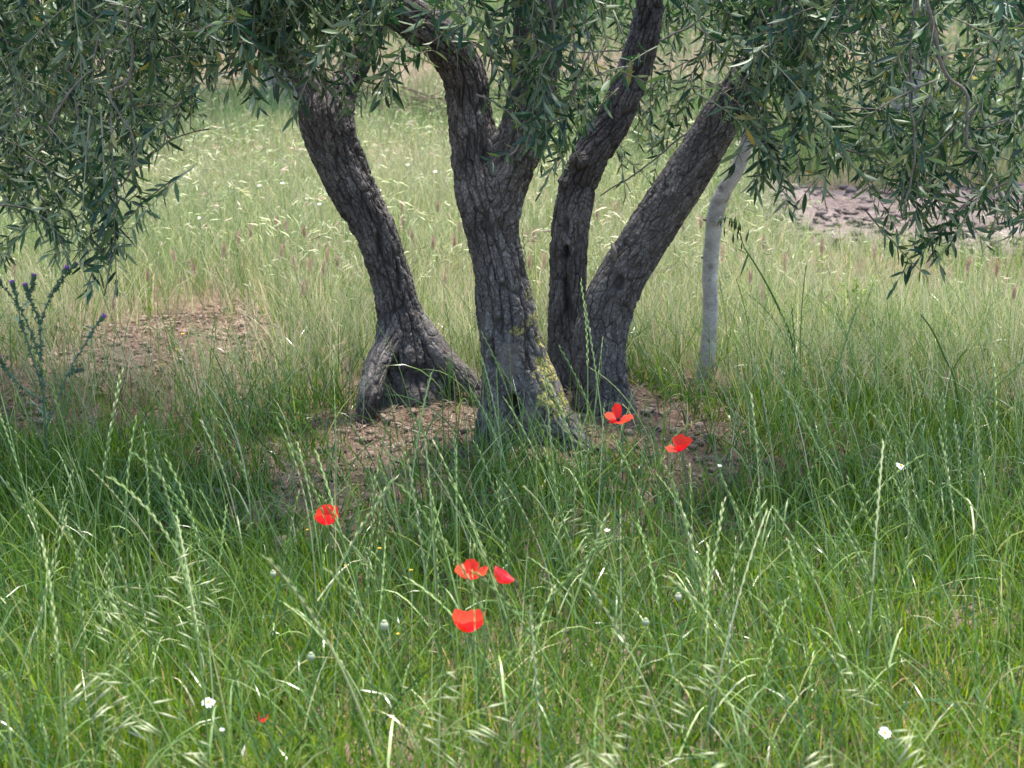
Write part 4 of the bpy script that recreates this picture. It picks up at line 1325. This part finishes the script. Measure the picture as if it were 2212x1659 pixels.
# single stones big enough to point at
sx, sy = scatter(1500, 2.9, 6.8, .33)
b = bareness(sx, sy); keep = (b > .5) & stemfree(sx, sy)
sx, sy = sx[keep][:150], sy[keep][:150]
extra = [(525, 1180), (860, 970), (905, 1000), (280, 795), (900, 870), (830, 905), (1035, 985), (250, 990), (610, 1180), (1460, 925), (1395, 900), (1510, 1000), (1395, 1020)]
sx = np.concatenate([[ground_hit(*e)[0] for e in extra], sx]); sy = np.concatenate([[ground_hit(*e)[1] for e in extra], sy])
for k in range(len(sx)):
    s = rng.uniform(.017, .028) if k < len(extra) else .007 + .013 * rng.random() ** 2
    o = obj("stone", RM[k % 8], None, (sx[k], sy[k], float(terrain(sx[k], sy[k]) + rough(sx[k], sy[k])) + s * .22), (rng.normal(0, .2), rng.normal(0, .2), rng.uniform(0, 6.28)), s)
    tag(o, "pale angular stone lying on the bare brown soil among the grass", "stone", "stones on the bare soil")
# clods on the tilled strip
x = rng.uniform(1.0, 6.5, 5200); y = rng.uniform(7.4, 10.2, 5200)
keep = in_strip(x, y) > .5
x, y = x[keep], y[keep]; V, T, n0 = [], [], 0
for k in range(len(x)):
    v, t = ROCK[k % 8]; s = .010 + .035 * rng.random() ** 2.5
    V.append(v * s + np.array([x[k], y[k], float(terrain(x[k], y[k])) + .045 + s * .2])); T.append(t + n0); n0 += 12
go = obj("earth_clods", mesh_from("earth_clods", np.concatenate(V), None, np.concatenate(T), M['tilled']))
tag(go, "loose earth clods lying on the tilled strip", "clods", kind="stuff")
# pile of dead twigs in the meadow
b = ground_hit(905, 262); b[2] = float(terrain(b[0], b[1]))
bp = tag(empty("brush_pile", tuple(b)), "small pile of dead grey brown twigs lying in the meadow between the trunks", "brush pile")
for k in range(46):
    p = np.array([rng.normal(0, .42), rng.normal(0, .25), rng.uniform(.02, .2)]); d = norm(np.array([rng.normal(0, 1), rng.normal(0, .6), rng.normal(.1, .25)])) * rng.uniform(.15, .35)
    g = Geo(); g.tube(bez(p - d, p + rng.normal(0, .05, 3), p + d, 6), np.linspace(.007, .003, 6), 4)
    obj("dead_twig", g.mesh("dead_twig", M['straw']), bp)

# ------------------------------------------------------------------ poppies
def petal_mesh(k, Rr, e0, e1, half, mat, ruff=.06, rnd=.26):
    r = np.random.default_rng(400 + k)
    ns, nw = 8, 13
    s = np.linspace(0, 1, ns); w = np.linspace(-1, 1, nw)
    Sg, Wg = np.meshgrid(s, w, indexing='ij')
    Sg2 = Sg * (1 - rnd * Wg ** 2 - .03 * np.sin(Wg * 9 + k))
    el = e0 + (e1 - e0) * s
    rho = np.concatenate([[0], np.cumsum(np.cos(el[:-1]) / (ns - 1))]) * Rr; z = np.concatenate([[0], np.cumsum(np.sin(el[:-1]) / (ns - 1))]) * Rr
    RHO = np.interp(Sg2, s, rho) + .0035; ZZ = np.interp(Sg2, s, z)
    ph = Wg * half
    ruf = Rr * ruff * Sg2 ** 2 * (np.sin(Wg * 7 + r.uniform(0, 6)) + .35 * np.sin(Wg * 17 + Sg * 3 + r.uniform(0, 6)))
    ZZ = ZZ + ruf * np.cos(np.interp(Sg2, s, el)); RHO = RHO - ruf * np.sin(np.interp(Sg2, s, el)) * .8
    V = np.stack([RHO * np.cos(ph), RHO * np.sin(ph), ZZ], -1).reshape(-1, 3)
    i, j = np.meshgrid(np.arange(ns - 1), np.arange(nw - 1), indexing='ij')
    Q = np.stack([i * nw + j, i * nw + j + 1, (i + 1) * nw + j + 1, (i + 1) * nw + j], -1).reshape(-1, 4)
    return mesh_from("petal", V, Q, None, mat, {"rnd": .7 * Sg.ravel()}, True)


def poppy(px, py, Y, wpx, tilt, petals, label, root_off=(0.02, 0.03), mat='poppy', stem_px=None):
    c = at(px, py, Y)
    gx0, gy0 = c[0] + root_off[0], c[1] + root_off[1]
    gz = float(terrain(gx0, gy0)) - .01
    root = tag(empty("poppy", (gx0, gy0, gz)), label, "poppy", "red poppies in the front grass")
    rr = wpx * S5(Y) * .5
    b = np.array([gx0, gy0, gz])
    # flower frame: axis from tilt (towards camera / right)
    ax = norm(np.array(tilt, float)); ref = norm(np.cross([0, 1, .01], ax)); b2 = np.cross(ax, ref)
    low = c - ax * rr * .55
    g = Geo(); mid = np.array([.5 * (low[0] + gx0) + .02, .5 * (low[1] + gy0), gz + (low[2] - gz) * .6])
    g.tube(bez(b, mid, low, 12), np.linspace(.0022, .0015, 12), 5)
    obj("stem", g.mesh("stem", M['hairy'], True, off=b), root)
    m = Matrix.Identity(4)
    for a in range(3):
        m[a][0], m[a][1], m[a][2], m[a][3] = ref[a], b2[a], ax[a], low[a] - b[a]
    for k, (azd, e0, e1, half, sc) in enumerate(petals):
        me = petal_mesh(int(px) + k, rr * sc, R(e0), R(e1), R(min(half * 1.25, 82) if half > 35 else half), M[mat])
        o = obj("petal", me, root); o.matrix_local = m @ Matrix.Rotation(R(azd), 4, 'Z')
    h = Geo(); n = 8
    h.tube(np.array([[0, 0, 0], [0, 0, .003], [0, 0, .007], [0, 0, .009]]), [.002, .0034, .0032, .001], n)
    o = obj("seed_pod", h.mesh("seed_pod", M['poppy_dark'], True), root); o.matrix_local = m
    return root


poppy(707, 1120, 3.62, 48, (-.08, -.05, 1), [(0, 15, 100, 60, 1.5), (180, 15, 100, 60, 1.5), (90, 25, 105, 66, 1.95), (275, 15, 104, 72, 1.9)], "red poppy shaped like a rounded closed cup beside bare soil", (-.02, .05))
poppy(1017, 1236, 3.30, 66, (.05, -.15, 1), [(150, 25, 55, 50, 1.25), (90, 50, 78, 46, 1.35), (20, 25, 50, 30, 1.35), (250, 40, 60, 52, 1.0)], "large red poppy with petals fanned upward next to the pink tinged one", (.03, .02))
poppy(1084, 1248, 3.28, 42, (.55, .1, .8), [(0, 20, 85, 64, 1.6), (180, 20, 90, 66, 1.75), (90, 25, 92, 64, 1.6), (270, 20, 85, 68, 1.7)], "pink tinged red poppy seen from the side", (.02, .02), 'poppy_pink')
poppy(1010, 1348, 3.10, 64, (.05, .10, 1), [(40, 30, 85, 48, 1.85), (140, 30, 85, 48, 1.75), (225, 20, 80, 44, 1.25), (305, 15, 88, 58, 1.6)], "red poppy with two broad rounded lobes standing below the fanned one", (.02, .03))
poppy(1335, 897, 4.46, 48, (-.1, -.12, 1), [(95, 60, 95, 46, 1.6), (180, 20, 45, 55, 1.35), (275, 15, 10, 60, 1.2), (0, 10, 15, 44, 1.3)], "red poppy with one upright petal in front of the V shaped trunks", (.01, .02))
poppy(1469, 962, 4.25, 48, (-.05, -.12, 1), [(80, 45, 85, 58, 1.5), (10, 35, 70, 46, 1.5), (195, 15, 20, 50, 1.3), (285, 35, 80, 50, 1.15)], "red poppy with half open cup over the bare soil beyond the V shaped trunks", (.02, .02))
poppy(567, 1550, 2.88, 34, (.3, .1, .9), [(10, 60, 95, 24, 1.3), (160, 55, 85, 20, 1.1), (280, 30, 70, 22, 1.1)], "wilted dark red poppy with torn narrow petals near the daisies", (.02, .03))

# poppy seed pods on bent stems
for (px, py, Y, r, lb) in [(830, 1352, 3.08, 10, "round pale poppy pod standing by the two lobed poppy"), (672, 1420, 3.0, 9, "drooping hairy poppy bud in the grass above the daisies"),
                           (1465, 1290, 3.2, 8, "round poppy pod standing in the rye grass"), (590, 1240, 3.4, 7, "brownish poppy bud standing in the grass below the cup shaped poppy"), (1395, 1345, 3.1, 8, "small green poppy pod beside a rye grass stalk")]:
    c = at(px, py, Y); b = np.array([c[0] + .015, c[1] + .02, 0]); b[2] = float(terrain(b[0], b[1])) - .01
    root = tag(empty("poppy_pod", tuple(b)), lb, "poppy pod")
    g = Geo(); g.tube(bez(b, [b[0], b[1], .6 * c[2]], c, 10), [.0013] * 10, 5); obj("stem", g.mesh("stem", M['hairy'], True, off=b), root)
    h = Geo(); rr = r * S5(Y); tt = np.linspace(-1, 1, 8)
    h.tube(np.stack([0 * tt, 0 * tt, tt * rr * 1.15], -1), rr * np.sqrt(np.maximum(1 - tt ** 2, .03)), 10, .4)
    h.tube(np.array([[0, 0, rr * 1.1], [0, 0, rr * 1.3]]), [rr * .55, rr * .45], 10, .9)
    obj("pod", h.mesh("pod", M['capsule'], True), root, loc=tuple(c - b))

# ------------------------------------------------------------------ daisies
def daisy(px, py, Y, wpx, tilt, label, closed=0.0, group="white daisies in the front grass"):
    c = at(px, py, Y); b = np.array([c[0] + .01, c[1] + .015, 0]); b[2] = float(terrain(b[0], b[1])) - .01
    root = tag(empty("daisy", tuple(b)), label, "daisy", group)
    ax = norm(np.array(tilt, float)); ref = norm(np.cross([0, 1, .02], ax)); b2 = np.cross(ax, ref)
    m = Matrix.Identity(4)
    for a in range(3): m[a][0], m[a][1], m[a][2], m[a][3] = ref[a], b2[a], ax[a], c[a] - b[a]
    g = Geo(); g.tube(bez(b, [b[0], b[1], b[2] + (c[2] - b[2]) * .6], c, 8), [.0011] * 8, 4); obj("stem", g.mesh("stem", M['hairy'], True, off=b), root)
    r = wpx * S5(Y) * .41
    h = Geo(); h.tube(np.array([[0, 0, -.001], [0, 0, .001], [0, 0, .0032], [0, 0, .004]]) * r / .014, np.array([.7, 1, .7, .1]) * .3 * r, 10, .6)
    o = obj("flower_centre", h.mesh("flower_centre", M['yellow'], True), root); o.matrix_local = m
    t = np.linspace(0, 1, 5); w = np.array([.06, .15, .19, .16, .05]) * r; zc = (closed * t ** 1.5 - .12 * t ** 2 * (1 - closed)) * r
    V = np.concatenate([np.stack([r * (.22 + (.78 - .4 * closed) * t), -w, zc], -1), np.stack([r * (.22 + (.78 - .4 * closed) * t), w, zc], -1)])
    j = np.arange(4); me = mesh_from("petal", V, np.stack([j, j + 1, j + 6, j + 5], -1), None, M['white'], {"rnd": np.full(10, .5)}, True)
    N = 12
    for k in range(N):
        o = obj("petal", me, root); o.matrix_local = m @ Matrix.Rotation(2 * math.pi * k / N + rng.normal(0, .06), 4, 'Z') @ Matrix.Rotation(rng.normal(0, .10), 4, 'Y')


daisy(450, 1517, 2.9, 38, (0, -.35, 1), "open white daisy with yellow centre beside the wilted poppy")
daisy(479, 1580, 2.82, 22, (.1, .1, 1), "half closed white daisy below the open one beside the wilted poppy", .8)
daisy(1911, 1583, 2.82, 40, (.15, -.5, .8), "ragged white daisy by a small bare patch in the front grass", .2)
daisy(1946, 1006, 4.15, 30, (.3, -.2, 1), "white daisy in the dense grass behind the ragged one")
daisy(1312, 1148, 3.55, 22, (0, .1, 1), "small white daisy among rye grass stalks between the poppies and the dense grass", .5)
daisy(1555, 1005, 4.1, 13, (0, -.2, 1), "tiny white daisy beside the half open poppy on bare soil")
for k, (px, py) in enumerate([(745, 462), (690, 440), (560, 400), (610, 395), (880, 355), (940, 370), (1185, 330), (430, 470), (820, 410)]):
    Y = (CAM_Z - .28) / -ray(px, py)[2] * ray(px, py)[1]
    daisy(px, py, float(Y), 11, (0, -.3, 1), "tiny white daisy in the sunny meadow behind the trunks", 0, "tiny daisies in the meadow")

# small yellow flowers
def yellow_flower(px, py, Y, wpx, label, group):
    c = at(px, py, Y); b = np.array([c[0], c[1] + .01, 0]); b[2] = float(terrain(b[0], b[1])) - .01
    root = tag(empty("yellow_flower", tuple(b)), label, "flower", group)
    g = Geo(); g.tube(bez(b, [b[0] + .004, b[1], .6 * c[2] + .4 * b[2]], c, 6), [.001] * 6, 4); obj("stem", g.mesh("stem", M['hairy'], True, off=b), root)
    r = wpx * S5(Y) * .5; h = Geo()
    for k in range(9):
        a = k / 9 * 2 * math.pi; d = np.array([math.cos(a), math.sin(a), .35]); s = np.array([-math.sin(a), math.cos(a), 0])
        h.add(np.array([d * .1 * r, d * .6 * r - s * .3 * r, d * r, d * .6 * r + s * .3 * r]), Q=[[0, 1, 2, 3]], a=rng.random())
    h.tube(np.array([[0, 0, 0], [0, 0, .4 * r]]), [.35 * r, .2 * r], 8)
    obj("flower_head", h.mesh("flower_head", M['yellow']), root, loc=tuple(c - b))


for px, py in [(888, 1232), (820, 1185), (747, 1222), (665, 1145), (348, 788), (383, 755), (395, 722), (860, 1370)]:
    d = ray(px, py); Y = (CAM_Z - .12) / -d[2] * d[1]
    yellow_flower(px, py, float(Y), 10, "tiny yellow flower low in the grass near bare soil", "tiny yellow flowers in the grass")
for k in range(34):
    px, py = rng.uniform(1640, 2180), rng.uniform(100, 190); d = ray(px, py); Y = (CAM_Z - .35) / -d[2] * d[1]
    yellow_flower(px, py, float(Y), rng.uniform(8, 16), "bright yellow flower in the far meadow beyond the tilled strip", "yellow flowers of the far meadow")

# ------------------------------------------------------------------ spurge (yellow green leafy plant at right)
c0 = ground_hit(1850, 745); c0[2] = float(terrain(c0[0], c0[1])) - .01
root = tag(empty("spurge_plant", tuple(c0)), "leafy yellow green spurge plant in the grass near the slender pale trunk", "plant")
for k in range(9):
    e = np.array([rng.normal(0, .10), rng.normal(0, .06), rng.uniform(.14, .26)])
    g = Geo(); P = bez((0, 0, 0), (e[0] * .3, e[1] * .3, e[2] * .6), e, 8); g.tube(P, [.0016] * 8, 4, .3)
    for q in range(34):
        c = P[min(7, 2 + q % 6)] + rng.normal(0, .006, 3); d = norm(rng.normal(0, 1, 3) + [0, 0, .5]); s = norm(np.cross(d, rng.normal(0, 1, 3))); L = rng.uniform(.012, .024)
        g.add(np.array([c, c + d * L * .6 - s * L * .25, c + d * L, c + d * L * .6 + s * L * .25]), Q=[[0, 1, 2, 3]], a=rng.uniform(0, .6) if q < 20 else rng.uniform(.7, 1))
    obj("leafy_stem", g.mesh("leafy_stem", M['spurge']), root)

# ------------------------------------------------------------------ thistle
YT = 4.75
tb = at(99, 985, YT); tb[2] = float(terrain(tb[0], tb[1])) - .01
root = tag(empty("thistle", tuple(tb)), "spiny grey green thistle with small purple flowers at the edge of bare soil", "thistle")
TB = [([(99, 985), (96, 900), (90, 800), (88, 740), (87, 700)], .0052, None), ([(92, 840), (60, 740), (45, 700), (38, 650), (30, 622)], .0038, 'b'), ([(90, 800), (75, 740), (55, 690), (35, 655), (4, 615)], .0034, 'p'),
      ([(87, 700), (75, 670), (62, 640), (58, 628)], .003, 'b'), ([(87, 700), (100, 660), (115, 630), (136, 592)], .003, 'p'), ([(110, 640), (135, 605), (156, 580)], .0026, 'b'),
      ([(97, 930), (130, 850), (150, 800), (180, 750), (200, 715), (215, 695)], .0036, 'p'), ([(94, 870), (40, 830), (15, 800), (4, 783)], .0034, 'p'), ([(60, 640), (70, 620), (72, 608)], .0024, 'b'),
      ([(145, 810), (165, 800), (180, 797)], .002, None)]
for pts, r, fl in TB:
    r = r * .62
    P = spline(np.array([at(p[0], p[1], YT + .0006 * (p[0] - 99)) for p in pts]), 18)
    if pts[0] == (99, 985): P[0][2] = tb[2]
    g = Geo(); g.tube(P, np.linspace(r, r * .6, 18), 6, .5)
    for q in range(80):
        k = rng.integers(0, 17); c = P[k] + (P[k + 1] - P[k]) * rng.random()
        tan = norm(P[k + 1] - P[k]); lat = norm(np.cross(tan, rng.normal(0, 1, 3))); L = rng.uniform(.003, .010)
        e = c + lat * (r + L) + tan * rng.normal(0, .004)
        g.add(np.array([c + lat * r * .6 - tan * .004, c + lat * r * .6 + tan * .004, e, c + lat * r + np.cross(tan, lat) * .0012]), T=[[0, 1, 2], [0, 2, 3], [1, 3, 2]], a=rng.random())
    so = obj("stem", g.mesh("stem", M['thistle'], off=tb), root)
    # lobed leaves along the lower stems
    if r > .0022:
        for q in range(4):
            k = rng.integers(1, 15); c = P[k]; a = rng.uniform(0, 6.28); d = norm(np.array([math.cos(a), math.sin(a) * .6, rng.uniform(-.1, .7)])); s = norm(np.cross(d, [0, 0, 1.0])); L = rng.uniform(.025, .055)
            l = Geo(); u = np.linspace(0, 1, 9); wv = L * .20 * np.sin(np.pi * u ** .8) * (1 + .8 * ((np.arange(9) % 2) * 2 - 1)) * .8 + .0008
            mid = c + L * (u[:, None] * d) + np.outer(.25 * L * np.sin(u * 2.5), [0, 0, .4])
            V = np.concatenate([mid - s * wv[:, None], mid, mid + s * wv[:, None]]) ; V[0:9, 2] += .15 * wv; V[18:, 2] += .15 * wv
            jj = np.arange(8); l.add(V, Q=np.concatenate([np.stack([jj, jj + 1, jj + 10, jj + 9], -1), np.stack([jj + 9, jj + 10, jj + 19, jj + 18], -1)]), a=rng.random())
            obj("leaf", l.mesh("leaf", M['thistle'], off=tb), root)
    if fl:
        ax = norm(P[-1] - P[-4]); c = P[-1]; h = Geo()
        e1 = norm(np.cross(ax, [.3, 1, .1])); e2 = np.cross(ax, e1)
        h.tube(np.stack([c, c + ax * .006, c + ax * .013, c + ax * .018]), [.003, .0065, .006, .004], 8, .2)
        for q in range(44):
            a = q * 2.4; lat = math.cos(a) * e1 + math.sin(a) * e2; zb = .002 + .014 * (q / 44)
            p = c + ax * zb + lat * .005; s = np.cross(ax, lat)
            h.add(np.array([p - s * .0015, p + s * .0015, p + lat * .006 + ax * .006]), T=[[0, 1, 2]], a=rng.random())
        fb = obj("flower_base", h.mesh("flower_base", M['thistle'], off=tb), root)
        f = Geo()
        for q in range(46):
            a = q * 2.4; rr = .0048 * math.sqrt(q / 46); lat = math.cos(a) * e1 + math.sin(a) * e2; p = c + ax * .015 + lat * rr
            e = p + ax * (.010 if fl == 'p' else .005) + lat * (rr * .9); s = np.cross(ax, lat) * .0010
            f.add(np.array([p - s, p + s, e + s, e - s]), Q=[[0, 1, 2, 3]], a=rng.random())
        obj("flower", f.mesh("flower", M['purple'], off=tb), fb)
